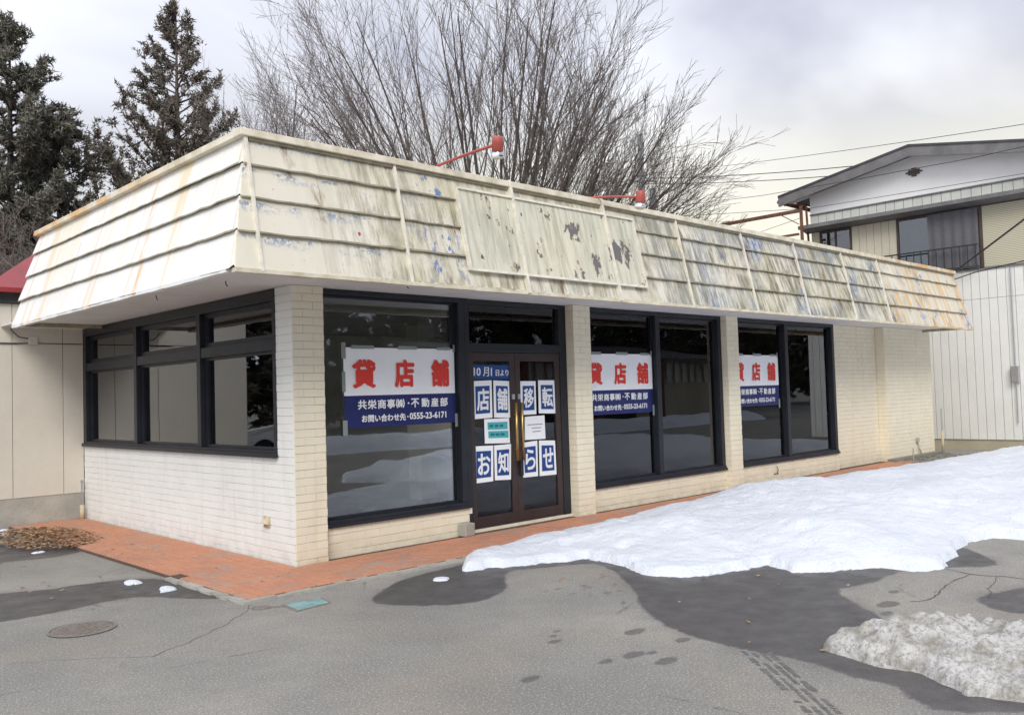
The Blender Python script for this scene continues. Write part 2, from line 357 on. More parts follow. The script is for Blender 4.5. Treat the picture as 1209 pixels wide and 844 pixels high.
# ------------------------------------------------------------------ mesh helpers
class MB:
    def __init__(s): s.v = []; s.f = []; s.mi = []
    def add(s, vs, fs, mi=0):
        b = len(s.v); s.v += [tuple(q) for q in vs]; s.f += [tuple(b+i for i in f) for f in fs]; s.mi += [mi]*len(fs); return s
    def box(s, x0, x1, y0, y1, z0, z1, mi=0):
        x0, x1 = sorted((x0, x1)); y0, y1 = sorted((y0, y1)); z0, z1 = sorted((z0, z1))
        return s.add([(x0, y0, z0), (x1, y0, z0), (x1, y1, z0), (x0, y1, z0), (x0, y0, z1), (x1, y0, z1), (x1, y1, z1), (x0, y1, z1)],
                     [(0, 3, 2, 1), (4, 5, 6, 7), (0, 1, 5, 4), (1, 2, 6, 5), (2, 3, 7, 6), (3, 0, 4, 7)], mi)
    def hexa(s, p, mi=0):
        return s.add(p, [(0, 3, 2, 1), (4, 5, 6, 7), (0, 1, 5, 4), (1, 2, 6, 5), (2, 3, 7, 6), (3, 0, 4, 7)], mi)
    def prism(s, poly, ax, a, b, mi=0):
        def mk(q, t): return {'x': (t, q[0], q[1]), 'y': (q[0], t, q[1]), 'z': (q[0], q[1], t)}[ax]
        n = len(poly)
        return s.add([mk(q, a) for q in poly]+[mk(q, b) for q in poly], [tuple(range(n)), tuple(range(2*n-1, n-1, -1))]+[(i, i+n, (i+1) % n+n, (i+1) % n) for i in range(n)], mi)
    def tube(s, pts, rad, n=8, mi=0, cap=True):
        pts = [Vector(p) for p in pts]; k = len(pts)
        if not isinstance(rad, (list, tuple)): rad = [rad]*k
        vs = []; up = None
        for i, p in enumerate(pts):
            d = (pts[min(i+1, k-1)]-pts[max(i-1, 0)]).normalized()
            if up is None: up = d.orthogonal().normalized()
            up = (up-d*up.dot(d)).normalized(); sd = d.cross(up)
            for j in range(n):
                a = 2*math.pi*j/n; vs.append(p+(up*math.cos(a)+sd*math.sin(a))*rad[i])
        fs = [(i*n+j, i*n+(j+1) % n, (i+1)*n+(j+1) % n, (i+1)*n+j) for i in range(k-1) for j in range(n)]
        if cap: fs += [tuple(range(n-1, -1, -1)), tuple(range((k-1)*n, k*n))]
        return s.add(vs, fs, mi)
    def build(s, name, mats, parent=None, smooth=False, bevel=0):
        me = bpy.data.meshes.new(name); me.from_pydata(s.v, [], s.f)
        for m in (mats if isinstance(mats, (list, tuple)) else [mats]): me.materials.append(m)
        if any(s.mi): me.polygons.foreach_set('material_index', s.mi)
        if smooth: me.polygons.foreach_set('use_smooth', [True]*len(me.polygons))
        me.update(); o = bpy.data.objects.new(name, me); C.objects.link(o)
        if bevel:
            b = o.modifiers.new('bevel', 'BEVEL'); b.width = bevel; b.segments = 2; b.limit_method = 'ANGLE'
        if parent: par(o, parent)
        return o
def np_mesh(name, v, f, mats, parent=None, mi=None, smooth=False):
    v = np.asarray(v, np.float32); f = np.asarray(f, np.int32); n = f.shape[1]
    me = bpy.data.meshes.new(name); me.vertices.add(len(v)); me.vertices.foreach_set('co', v.ravel())
    me.loops.add(f.size); me.loops.foreach_set('vertex_index', f.ravel()); me.polygons.add(len(f))
    me.polygons.foreach_set('loop_start', np.arange(len(f), dtype=np.int32)*n); me.polygons.foreach_set('loop_total', np.full(len(f), n, np.int32))
    for m in (mats if isinstance(mats, (list, tuple)) else [mats]): me.materials.append(m)
    if mi is not None: me.polygons.foreach_set('material_index', mi)
    me.polygons.foreach_set('use_smooth', [bool(smooth)]*len(f))
    me.update(); me.validate(); o = bpy.data.objects.new(name, me); C.objects.link(o)
    if parent: par(o, parent)
    return o
def par(o, p):
    o.parent = p
    q = p; m = Matrix.Identity(4)
    while q: m = Matrix.Translation(q.location) @ m if q.type == 'EMPTY' else m; q = q.parent
    if p.type == 'EMPTY': o.matrix_parent_inverse = m.inverted()
def tag(o, label=None, cat=None, group=None, kind=None):
    if label: o['label'] = label
    if cat: o['category'] = cat
    if group: o['group'] = group
    if kind: o['kind'] = kind
    return o
def thing(name, loc, label, cat, group=None):
    o = bpy.data.objects.new(name, None); o.empty_display_size = .2; o.location = loc; C.objects.link(o); return tag(o, label, cat, group)
_tc = {}
def text_verts(body, bold=0.0):
    k = (body, bold)
    if k not in _tc:
        cu = bpy.data.curves.new('t', 'FONT'); cu.body = body; cu.offset = bold; cu.resolution_u = 3
        o = bpy.data.objects.new('t', cu); C.objects.link(o)
        dg = bpy.context.evaluated_depsgraph_get(); dg.update()
        me = bpy.data.meshes.new_from_object(o.evaluated_get(dg))
        v = [tuple(q.co) for q in me.vertices]; f = [tuple(p.vertices) for p in me.polygons]
        bpy.data.objects.remove(o); bpy.data.meshes.remove(me); bpy.data.curves.remove(cu); _tc[k] = (v, f)
    return _tc[k]
BOLD = [(0, 0), (1, 0), (-1, 0), (0, 1), (0, -1), (.7, .7), (-.7, .7), (.7, -.7), (-.7, -.7)]
def add_text(mb, body, x0, x1, z0, z1, y, bold=0.0, skew=0.0, mi=0):
    if bold:
        w_ = bold*(z1-z0)
        for i, (a, b) in enumerate(BOLD): add_text(mb, body, x0+w_*(1+a), x1-w_*(1-a), z0+w_*(1+b), z1-w_*(1-b), y-.00004*i)
        return
    v, f = text_verts(body, 0)
    xs = [q[0] for q in v]; ys = [q[1] for q in v]; a, b, c, d = min(xs), max(xs), min(ys), max(ys)
    mb.add([(x0+(q[0]-a)/(b-a)*(x1-x0), y, z0+(q[1]-c)/(d-c)*(z1-z0)+skew*(q[0]-a)/(b-a)) for q in v], f, mi)
def fp(x, z, y):          # facade measurements taken on plane y=0, carried to depth y
    k = 1+y/7.3408; return (CAM.x+(x-CAM.x)*k, CAM.z+(z-CAM.z)*k)

# ------------------------------------------------------------------ ground
def noise1(p, s): return 0
def jitter_poly(pts, amp=.03, step=.08, closed=True, seed=1):
    rnd = random.Random(seed); out_ = []; n = len(pts)
    # Catmull-Rom resample
    for i in range(n if closed else n-1):
        p0, p1, p2, p3 = [Vector((*pts[(i+k) % n], 0)) if closed else Vector((*pts[max(0, min(n-1, i+k))], 0)) for k in (-1, 0, 1, 2)]
        m = max(2, int((p2-p1).length/step))
        for j in range(m):
            t = j/m
            q = .5*((2*p1)+(-p0+p2)*t+(2*p0-5*p1+4*p2-p3)*t*t+(-p0+3*p1-3*p2+p3)*t*t*t)
            out_.append((q.x+rnd.gauss(0, amp), q.y+rnd.gauss(0, amp)))
    return out_
from mathutils.geometry import tessellate_polygon
def sheet(name, polys, z, mat, parent=None):
    mb = MB()
    for poly in polys:
        z += .0001; vs_ = [Vector((a, b, z)) for a, b in poly]
        tr = tessellate_polygon([vs_]); fs_ = []
        for t in tr:
            a, b, c = [vs_[i] for i in t]
            fs_.append(t if (b-a).cross(c-a).z > 0 else t[::-1])
        mb.add(vs_, fs_)
    return tag(mb.build(name, mat, parent), kind='structure')
wet1 = [(-.31, -1.72), (-.2, -1.5), (.285, -1.18), (.836, -1.07), (1.3, -1.1), (1.35, -1.5), (1.0, -1.75), (.612, -2.164), (.187, -2.268), (-.126, -2.048)]
wet2 = [(1.0, -1.55), (1.6, -1.2), (3.5, -1.4), (5.5, -3), (4.6, -4.2), (3.9, -4.75), (3.55, -4.5), (3.164, -4.25), (2.6, -4.25), (2.243, -4.16), (2.0, -4.33), (1.732, -4.63), (1.509, -4.80), (1.15, -4.66), (1.35, -4.9), (1.9, -5.3), (2.2, -6.3), (1.6, -7.2), (.9, -7.0), (.5, -6.15), (.12, -5.63), (.348, -5.37), (.338, -5.15), (.43, -4.81), (.41, -4.39), (.493, -3.90), (.797, -3.396), (1.176, -3.022), (1.371, -2.784), (1.72, -2.35), (1.86, -2.0), (1.62, -1.85), (1.25, -1.66)]
wetL = [(-2.9, 1.3), (-3.2, .2), (-2.41, .03), (-1.97, .03), (-1.447, .05), (-1.124, -.45), (-.72, -.74), (-.85, -.3), (-.98, .015), (-1.02, .697), (-1.45, .98), (-1.804, 1.009), (-2.132, 1.164)]
wetL2 = [(-2.2, 4.6), (-1.418, 4.2), (-.8, 3.2), (-.912, 2.89), (-1.295, 2.746), (-1.7, 2.85), (-2.3, 2.9)]
wetR = [(2.457, -5.067), (2.72, -5.03), (3.2, -5.25), (3.0, -5.6), (2.5, -5.5), (2.25, -5.34)]
spots = [(0.32, -3.694, .075), (-0.29, -3.96, .05), (-0.09, -4.0, .07), (-0.06, -4.22, .075), (0.353, -4.04, .06), (0.513, -4.083, .045), (-0.185, -3.453, .045), (-0.798, -3.851, .06), (0.017, -4.059, .04), (1.369, -4.807, .07), (2.0, -4.62, .09), (1.75, -4.72, .06), (2.4, -4.5, .05), (.0, -3.3, .03), (-.1, -3.36, .035)]
sp = []
for i, (a, b, r_) in enumerate(spots):
    rn = random.Random(i); sp.append([(a+r_*math.cos(t/14*6.283)*(1+rn.uniform(-.15, .15))*1.25, b+r_*math.sin(t/14*6.283)*(1+rn.uniform(-.15, .15))*.7) for t in range(14)])
rn = random.Random(44)
for i in range(34):
    a, b = rn.uniform(.75, 1.7), rn.uniform(-2.9, -2.2); r_ = rn.uniform(.008, .028)
    sp.append([(a+r_*2*math.cos(t), b+r_*math.sin(t)*.7) for t in (0, 1, 2, 3, 4, 5)])
GX0, GX1, GY0, GY1, GS = -3.6, 6.2, -7.4, 5.6, .025
def build_ground():
    xs = np.arange(GX0, GX1+1e-6, GS); ys = np.arange(GY0, GY1+1e-6, GS); X, Y = np.meshgrid(xs, ys, indexing='ij')
    D = np.full(X.shape, -1.)
    for q in (wet1, wet2, wetL, wetL2, wetR): D = np.maximum(D, polydist(X, Y, jitter_poly(q, .0, .12)))
    E = np.full(X.shape, -1.)
    for q in sp:
        q = np.array(q); c_ = q.mean(0); ix = (np.abs(X[:, 0]-c_[0]) < .3); iy = (np.abs(Y[0]-c_[1]) < .3); sub = np.ix_(ix, iy)
        E[sub] = np.maximum(E[sub], polydist(X[sub], Y[sub], q)+.004)
    nx, ny = X.shape; V = np.stack([X, Y, 0*X], -1).reshape(-1, 3); id_ = np.arange(nx*ny).reshape(nx, ny)
    F = np.stack([id_[:-1, :-1].ravel(), id_[1:, :-1].ravel(), id_[1:, 1:].ravel(), id_[:-1, 1:].ravel()], 1)
    x0, x1, y0, y1, B = xs[0], xs[-1], ys[0], ys[-1], 300
    ex = [(-B, -B), (x0, -B), (x1, -B), (B, -B), (-B, y0), (x0, y0), (x1, y0), (B, y0), (-B, y1), (x0, y1), (x1, y1), (B, y1), (-B, B), (x0, B), (x1, B), (B, B)]
    n0 = len(V); V = np.vstack([V, np.array([(a, b, 0) for a, b in ex])])
    F2 = np.array([(r*4+c, r*4+c+1, r*4+c+5, r*4+c+4) for r in range(3) for c in range(3) if (r, c) != (1, 1)])+n0
    o = np_mesh('asphalt_ground', V, np.vstack([F, F2]), M['asphalt'])
    for nm, A_ in (('wet', D), ('spot', E)):
        at_ = o.data.attributes.new(nm, 'FLOAT', 'POINT'); at_.data.foreach_set('value', np.concatenate([A_.ravel(), np.full(16, -1.)]).astype(np.float32))
    tag(o, kind='structure')
def vnoise(x, y, seed):
    r_ = np.random.RandomState(seed); G = r_.rand(256, 256)
    xi = np.floor(x).astype(int); yi = np.floor(y).astype(int); fx = x-xi; fy = y-yi; fx = fx*fx*(3-2*fx); fy = fy*fy*(3-2*fy)
    g = lambda a, b: G[a % 256, b % 256]
    return (g(xi, yi)*(1-fx)+g(xi+1, yi)*fx)*(1-fy)+(g(xi, yi+1)*(1-fx)+g(xi+1, yi+1)*fx)*fy
def fbm(x, y, sc, seed, o=4):
    s = 0; a = .5
    for i in range(o): s = s+a*(vnoise(x*sc*2**i, y*sc*2**i, seed+i)-.5); a *= .5
    return s
def polydist(X, Y, poly):
    P_ = np.array(poly); n = len(P_); D = np.full(X.shape, 1e9); ins = np.zeros(X.shape, bool)
    for i in range(n):
        a = P_[i]; b = P_[(i+1) % n]; d = b-a; t = np.clip(((X-a[0])*d[0]+(Y-a[1])*d[1])/(d@d), 0, 1)
        D = np.minimum(D, np.hypot(X-a[0]-t*d[0], Y-a[1]-t*d[1]))
        c = ((a[1] > Y) != (b[1] > Y)) & (X < (b[0]-a[0])*(Y-a[1])/(b[1]-a[1]+1e-12)+a[0]); ins ^= c
    return np.where(ins, D, -D)
build_ground()
# tyre print: rows of small wet tread blocks
trk = MB(); rn = random.Random(3)
P0, P1 = Vector((.44, -4.50)), Vector((-.36, -5.36)); dv = (P1-P0).normalized(); sv = Vector((-dv.y, dv.x)); L_ = 2.2
for lane, (o_, w_) in enumerate([(-.075, .035), (-.028, .028), (.018, .028), (.062, .04)]):
    t = 0
    while t < L_:
        l = rn.uniform(.02, .05); c = P0+dv*t+sv*(o_+.0+.03*math.sin(t*1.3)); k = w_*.5*rn.uniform(.6, 1.1)
        if rn.random() < .78:
            q = [c-sv*k, c+sv*k+dv*.012, c+sv*k+dv*(l+.012), c-sv*k+dv*l]
            trk.add([(a.x, a.y, .0016) for a in q], [(0, 1, 2, 3)])
        t += l+rn.uniform(.006, .016)
tag(trk.build('tyre_print', M['damp']), kind='structure')
def ribbon(mb, pts, wdt, z, seed=0):
    rnd = random.Random(seed); pl = jitter_poly(pts, .008, .07, False, seed); pl.append(pts[-1]); vs_ = []
    for i, q in enumerate(pl):
        a = Vector(pl[max(0, i-1)]); b = Vector(pl[min(len(pl)-1, i+1)]); d = (b-a).normalized(); s_ = Vector((-d.y, d.x))*wdt*rnd.uniform(.3, 1)
        vs_ += [(q[0]-s_.x, q[1]-s_.y, z), (q[0]+s_.x, q[1]+s_.y, z)]
    mb.add(vs_, [(2*i, 2*i+2, 2*i+3, 2*i+1) for i in range(len(pl)-1)])
ck = MB()
for i, (q, wd) in enumerate([([(-.97, -.95), (-1.09, -1.14), (-1.6, -1.53), (-2.03, -1.76)], .0035), ([(-2.03, -1.76), (-2.3, -1.5), (-2.7, -1.2)], .0022), ([(3.50, -4.40), (3.37, -4.735), (3.43, -5.03), (3.3, -5.6)], .010), ([(3.36, -4.72), (2.9, -4.70), (2.4, -4.78), (2.17, -4.71)], .008), ([(3.4, -4.9), (2.9, -5.0), (2.6, -5.1)], .005)]):
    ribbon(ck, q, wd, .0022, i)
tag(ck.build('asphalt_crack', M['crack']), kind='structure')

# paving: bed, edging, pavers
PX0, PY0, PYB, PXE = -1.0, -.94, 5.66, 13.3
bed = MB(); bed.box(PX0+.05, 0.02, PY0+.05, PYB, .0, .022); bed.box(0.02, PXE, PY0+.05, .30, .0, .022)
bedo = tag(bed.build('brick_paving', M['joint']), kind='structure')
ed = MB(); rn = random.Random(9)
def edge_strip(a, b, n, vert):
    prev = None
    for i in range(n):
        t0, t1 = a+(b-a)*i/n, a+(b-a)*(i+1)/n; w0 = .065+rn.uniform(-.012, .02); h = .024+rn.uniform(-.004, .004)
        if vert: ed.box(PX0+.06-w0, PX0+.058, t0, t1-.0005, 0, h)
        else: ed.box(t0, t1-.0005, PY0+.06-w0, PY0+.058, 0, h)
edge_strip(PY0, .55, 16, True); edge_strip(PX0+.06, 9, 90, False)
eo = ed.build('edging', M['concrete'], bedo)
pv = bpy.data.meshes.new('paver')
t = .006; c_ = [(-.5, -.5), (.5, -.5), (.5, .5), (-.5, .5)]
vv = [(a, b, -.5) for a, b in c_]+[(a, b, .2) for a, b in c_]+[(a*.965, b*.93, .5) for a, b in c_]
pv.from_pydata(vv, [], [(0, 1, 5, 4), (1, 2, 6, 5), (2, 3, 7, 6), (3, 0, 4, 7), (4, 5, 9, 8), (5, 6, 10, 9), (6, 7, 11, 10), (7, 4, 8, 11), (8, 9, 10, 11)]); pv.materials.append(M['paver'])
plist = []
def lay(x0, x1, y0, y1, alongx):
    Lp, Wp = .21, .105
    if alongx:
        n = int(round((y1-y0)/Wp)); Wp = (y1-y0)/n
        for j in range(n):
            x = x0-(Lp/2 if j % 2 else 0)
            while x < x1-.01:
                a, b = max(x, x0), min(x+Lp, x1); plist.append(((a+b)/2, y0+(j+.5)*Wp, (b-a)-.008, Wp-.009)); x += Lp
    else:
        n = int(round((x1-x0)/Wp)); Wp = (x1-x0)/n
        for j in range(n):
            y = y0-(Lp/2 if j % 2 else 0)
            while y < y1-.01:
                a, b = max(y, y0), min(y+Lp, y1); plist.append((x0+(j+.5)*Wp, (a+b)/2, Wp-.009, (b-a)-.008)); y += Lp
lay(PX0+.06, -.016, PY0+.06, 5.66, False)
lay(-.010, PXE, PY0+.06, -.016, True)
plist.sort(key=lambda q: (Vector((q[0], q[1], 0))-CAM).length)
rest = []
rn = random.Random(5)
def miss(x, y): return (-1.02 < x < -.80 and .25 < y < .72 and rn.random() < .75)
cnt = 0
for q in plist:
    if miss(q[0], q[1]): continue
    dz = rn.gauss(0, .0012); rz = rn.gauss(0, .006)
    if cnt < 300:
        o = bpy.data.objects.new('paver', pv); C.objects.link(o); o.parent = bedo; o.location = (q[0], q[1], .024+dz); o.scale = (q[2], q[3], .018); o.rotation_euler = (rn.gauss(0, .003), rn.gauss(0, .003), rz); cnt += 1
    else: rest.append((q, dz))
rv, rf = [], []
uv = np.array(vv); uf = np.array([tuple(p.vertices) for p in pv.polygons])
for i, (q, dz) in enumerate(rest):
    rv.append(uv*np.array([q[2], q[3], .018])+np.array([q[0], q[1], .024+dz])); rf.append(uf+12*i)
tag(np_mesh('paver_field', np.vstack(rv), np.vstack(rf), M['paver'], bedo), kind='stuff')
# broken concrete / rubble strip at far end
rb = MB(); rb.box(PXE+.02, 15.45, -.62, .0, 0, .03); rb.box(12.9, 15.3, -.16, -.002, .03, .075)
tag(rb.build('concrete_path', M['concrete_dark']), kind='structure')
rub = MB()
for i in range(90):
    x, y, s_ = rn.uniform(12.7, 15.3), rn.uniform(-.75, -.15), rn.uniform(.01, .035); rub.hexa([(x+a*s_*rn.uniform(.6, 1.3), y+b*s_*rn.uniform(.6, 1.3), .03+c*s_*rn.uniform(.5, 1)) for a, b, c in [(-1, -1, -.2), (1, -1, -.2), (1, 1, -.2), (-1, 1, -.2), (-1, -1, 1), (1, -1, 1), (1, 1, 1), (-1, 1, 1)]])
tag(rub.build('rubble', M['concrete_dark']), kind='stuff')

# ------------------------------------------------------------------ shop building
shop = thing('shop_building', (7.6, 2.8, 0), 'vacant single-storey cream brick shop with weathered mansard fascia beside the asphalt lot', 'shop')
H = 2.65; LY = 5.67; WX = 15.30; RC = .10; RE = .18
wl = MB()
wl.box(.007, .20, .007, LY, 0, 1.03)                      # left wall under windows
wl.box(.007, .20, .007, .31, 1.03, H)                     # corner stub left side
wl.box(.007, .20, 5.64, LY, 1.03, H)
wallL = wl.build('wall', M['mortar_white'], shop)
wf = MB()
wf.box(.20, .345, .007, .3, 0, H)                         # corner pier core
wf.box(.345, 2.27, RC+.007, .3, 0, .33)
for a, b in ((3.93, 4.25), (7.40, 7.72)): wf.box(a+.007, b, .007, .3, 0, H)
wf.box(4.25, 7.40, RC+.007, .3, 0, .33)
wf.box(7.72, 11.10, RC+.007, .3, 0, .33)
wf.box(11.10, 13.0, RE+.007, .35, 0, H)
wf.box(13.007, WX, .007, .35, 0, H)
wf.box(2.27, 3.93, .13, .3, 0, .055)                       # door step
wallF = wf.build('wall', M['mortar_cream'], shop)
wb = MB()
wb.box(WX-.15, WX, .35, LY, 0, 3.69); wb.box(.2, WX-.15, LY-.15, LY, 0, 3.69); 
wb.build('wall', M['siding_beige'], shop)
ib = MB(); ib.box(.21, WX-.16, 5.40, 5.50, .03, 2.64); ib.box(.21, .30, 5.2, 5.4, .03, 2.64)
ib.box(11.1, 11.2, .36, 5.4, .03, 2.64); ib.box(3.9, 4.2, 3.1, 3.4, .03, 2.64); ib.box(7.4, 7.7, 3.1, 3.4, .03, 2.64)
ib.build('interior_wall', M['int_wall'], shop)
fl = MB(); fl.box(.2, WX-.15, .3, 5.5, 0, .03); fl.build('interior_floor', M['int_floor'], shop)
cl = MB(); cl.box(.2, WX-.15, .3, 5.5, 2.66, 2.70); cl.build('interior_ceiling', M['int_ceil'], shop)
# bricks
bk = bpy.data.meshes.new('brick')
cc = [(-.5, -.5), (.5, -.5), (.5, .5), (-.5, .5)]
bv = [(a, .5, b) for a, b in cc]+[(a, -.2, b) for a, b in cc]+[(a*.985, -.5, b*.955) for a, b in cc]
bfc = [(0, 1, 5, 4), (1, 2, 6, 5), (2, 3, 7, 6), (3, 0, 4, 7), (4, 5, 9, 8), (5, 6, 10, 9), (6, 7, 11, 10), (7, 4, 8, 11), (8, 9, 10, 11)]
bk.from_pydata(bv, [], bfc); bkw = bk.copy(); bk.materials.append(M['cream']); bkw.materials.append(M['white'])
HB, LB, JT = .0757, .226, .007
brk = []      # (center xyz, len, height, rot, matkey)
def brickface(x0, y0, ux, uy, length, z0, z1, mk, phase=0):
    """outer face line starts at (x0,y0), runs along u; outward normal is u rotated -90 deg"""
    nx, ny = uy, -ux; ang = math.atan2(uy, ux)
    nc = max(1, int(round((z1-z0)/HB))); hb = (z1-z0)/nc
    for j in range(nc):
        s_ = -(LB/2 if (j+phase) % 2 else 0)
        while s_ < length-.012:
            a, b = max(0, s_), min(length, s_+LB)
            if b-a > .02:
                m = (a+b)/2; brk.append((x0+ux*m-nx*.006, y0+uy*m-ny*.006, z0+(j+.5)*hb, b-a-.003, hb-.0055, ang, mk))
            s_ += LB
brickface(0, LY, 0, -1, LY, 0, 1.03, 'w')
brickface(0, .31, 0, -1, .31, 1.03+.001, H, 'w')
brickface(0, 0, 1, 0, .345, 0, H, 'c')
brickface(.345, RC, 1, 0, 2.27-.345, 0, .328, 'c')
brickface(3.93, RC+.05, 0, -1, RC+.05, 0, H, 'c'); brickface(3.93, 0, 1, 0, .32, 0, H, 'c')
brickface(4.25, RC, 1, 0, 3.15, 0, .328, 'c')
brickface(7.40, RC+.05, 0, -1, RC+.05, 0, H, 'c'); brickface(7.40, 0, 1, 0, .32, 0, H, 'c')
brickface(7.72, RC, 1, 0, 3.38, 0, .328, 'c')
brickface(11.10, RE, 1, 0, 1.90, 0, H, 'c')
brickface(13.0, RE, 0, -1, RE, 0, H, 'c'); brickface(13.0, 0, 1, 0, 2.30, 0, H, 'c')
brk.sort(key=lambda q: (Vector(q[:3])-CAM).length*(1 if q[6] == 'w' or q[0] < 2.3 else 3))
rn = random.Random(17); shop_inv = Matrix.Translation(shop.location).inverted()
restb = {'w': [], 'c': []}
for i, q in enumerate(brk):
    pr = rn.uniform(-.0022, .0022); nrm = (math.sin(q[5]), -math.cos(q[5]))
    loc = (q[0]+nrm[0]*pr, q[1]+nrm[1]*pr, q[2])
    if i < 300:
        o = bpy.data.objects.new('brick', bkw if q[6] == 'w' else bk); C.objects.link(o); o.parent = shop; o.matrix_parent_inverse = shop_inv
        o.location = loc; o.scale = (q[3], .012, q[4]); o.rotation_euler = (rn.gauss(0, .004), rn.gauss(0, .002), q[5])
    else:
        a = np.array(bv)*np.array([q[3], .012, q[4]]); ca, sa = math.cos(q[5]), math.sin(q[5])
        a = np.stack([a[:, 0]*ca-a[:, 1]*sa, a[:, 0]*sa+a[:, 1]*ca, a[:, 2]], 1)+np.array(loc); restb[q[6]].append(a)
for k, mk in (('w', 'white'), ('c', 'cream')):
    if restb[k]:
        f0 = np.array(bfc); tag(np_mesh('brickwork', np.vstack(restb[k]), np.vstack([f0+12*i for i in range(len(restb[k]))]), M[mk], shop), kind='stuff')

# windows --- front
def fwindow(x0, x1, z0, z1, mulls):
    f = MB(); y0, y1 = RC, .30
    f.box(x0, x1, y0-.012, y1, z0, z0+.055)                # sill rail
    f.box(x0, x1, y0, y1, z1-.05, z1)
    f.box(x0, x0+.04, y0, y1, z0+.055, z1-.05); f.box(x1-.085, x1, y0+.001, y1, z0+.055, z1-.05)
    fo = f.build('window', M['black'], shop, bevel=.004)
    s_ = MB(); s_.box(x0+.001, x1-.001, y0-.03, y0-.0125, z0-.012, z0+.022); s_.build('sill', M['black'], fo)
    edges = [x0+.04]
    for m in mulls:
        q = MB(); q.box(m, m+.10, y0+.002, y1, z0+.056, z1-.051); q.build('mullion', M['black'], fo, bevel=.004); edges += [m, m+.10]
    edges.append(x1-.085)
    for i in range(0, len(edges), 2):
        q = MB(); q.box(edges[i], edges[i+1], .180, .186, z0+.056, z1-.051); q.build('pane', M['glass'], fo)
        q = MB(); a, b = edges[i]+.0005, edges[i+1]-.0005
        q.box(a, a+.022, .165, .20, z0+.056, z1-.052); q.box(b-.022, b, .165, .20, z0+.056, z1-.052); q.box(a+.022, b-.022, .165, .20, z0+.0555, z0+.08); q.box(a+.022, b-.022, .165, .20, z1-.075, z1-.052)
        q.build('bead', M['black'], fo)
    return fo
fwindow(.346, 2.22, .33, 2.648, [])
fwindow(4.251, 7.399, .33, 2.648, [5.75])
fwindow(7.721, 11.099, .33, 2.648, [9.33])
# left window bank
def lwindow():
    y0, y1, z0, z1 = .312, 5.638, 1.032, 2.648
    f = MB(); f.box(-.012, .2, y0, y1, z0, z0+.055); f.box(-.004, .2, y0, y1, z1-.11, z1); f.box(-.004, .2, y0, y0+.06, z0+.055, z1-.11); f.box(-.004, .2, y1-.07, y1, z0+.055, z1-.11)
    fo = f.build('window', M['black'], shop, bevel=.004)
    s_ = MB(); s_.box(-.045, -.0125, y0-.02, y1, z0-.012, z0+.03); s_.build('sill', M['black'], fo)
    ms = [2.0, 3.80]
    for m in ms: q = MB(); q.box(-.006, .2, m-.045, m+.045, z0+.056, z1-.111); q.build('mullion', M['black'], fo, bevel=.004)
    cells = [(y0+.06, ms[0]-.045), (ms[0]+.045, ms[1]-.045), (ms[1]+.045, y1-.07)]
    for a, b in cells:
        q = MB(); q.box(.002, .199, a, b, 2.055, 2.165); q.build('transom', M['black'], fo, bevel=.004)
        for c, d, w_ in ((z0+.056, 2.054, .028), (2.166, z1-.112, .05)):
            s_ = MB(); s_.box(.05, .10, a, a+w_, c, d); s_.box(.05, .10, b-w_, b, c, d); s_.box(.05, .10, a+w_, b-w_, c, c+w_); s_.box(.05, .10, a+w_, b-w_, d-w_, d); s_.build('sash', M['black'], fo)
            q = MB(); q.box(.078, .083, a+w_, b-w_, c+w_, d-w_); q.build('pane', M['glass_left'], fo)
lwindow()
# door set
dz0, dz1 = .055, 2.05
df = MB(); df.box(2.2205, 2.29, RC, .30, .055, 2.648); df.box(3.80, 3.929, RC+.03, .30, .055, 2.648); df.box(2.29, 3.80, RC+.02, .26, dz1, dz1+.10); df.box(2.29, 3.80, RC+.02, .26, 2.60, 2.648)
dfo = df.build('door_frame', M['black'], shop, bevel=.004)
q = MB(); q.box(2.29, 3.80, .18, .186, dz1+.10, 2.60); q.build('pane', M['glass'], dfo)
def leaf(a, b, hs):
    f = MB(); y0, y1 = .14, .185; s_ = .085
    f.box(a, a+s_, y0, y1, dz0+.008, dz1-.004); f.box(b-s_, b, y0, y1, dz0+.008, dz1-.004); f.box(a+s_, b-s_, y0, y1, dz0+.008, dz0+.13); f.box(a+s_, b-s_, y0, y1, dz1-.10, dz1-.004)
    fo = f.build('door', M['brown'], shop, bevel=.003)
    q = MB(); q.box(a+s_, b-s_, .160, .165, dz0+.13, dz1-.10); q.build('pane', M['glass'], fo)
    hx = b-.045 if hs > 0 else a+.045
    h = MB(); h.tube([(hx, .085, .78), (hx, .085, 1.46)], .017, 10); h.tube([(hx, .085, .92), (hx, .142, .92)], .01, 8); h.tube([(hx, .085, 1.32), (hx, .142, 1.32)], .01, 8); h.build('handle', M['brass'], fo, True)
    k = MB(); k.box(hx-.022, hx+.022, .118, .1395, 1.50, 1.56); k.build('lock', M['steel'], fo, bevel=.004)
    return fo
leaf(2.292, 3.022, 1); lr = leaf(3.027, 3.798, -1)
q = MB(); q.box(3.045, 3.09, .10, .139, .60, .78); q.build('padlock', M['black'], lr, bevel=.008)
# soffit
sf = MB(); sf.box(-1.03, 15.25, -.94, LY-.01, H+.002, H+.02); sfo = sf.build('soffit', M['soffit'], shop)
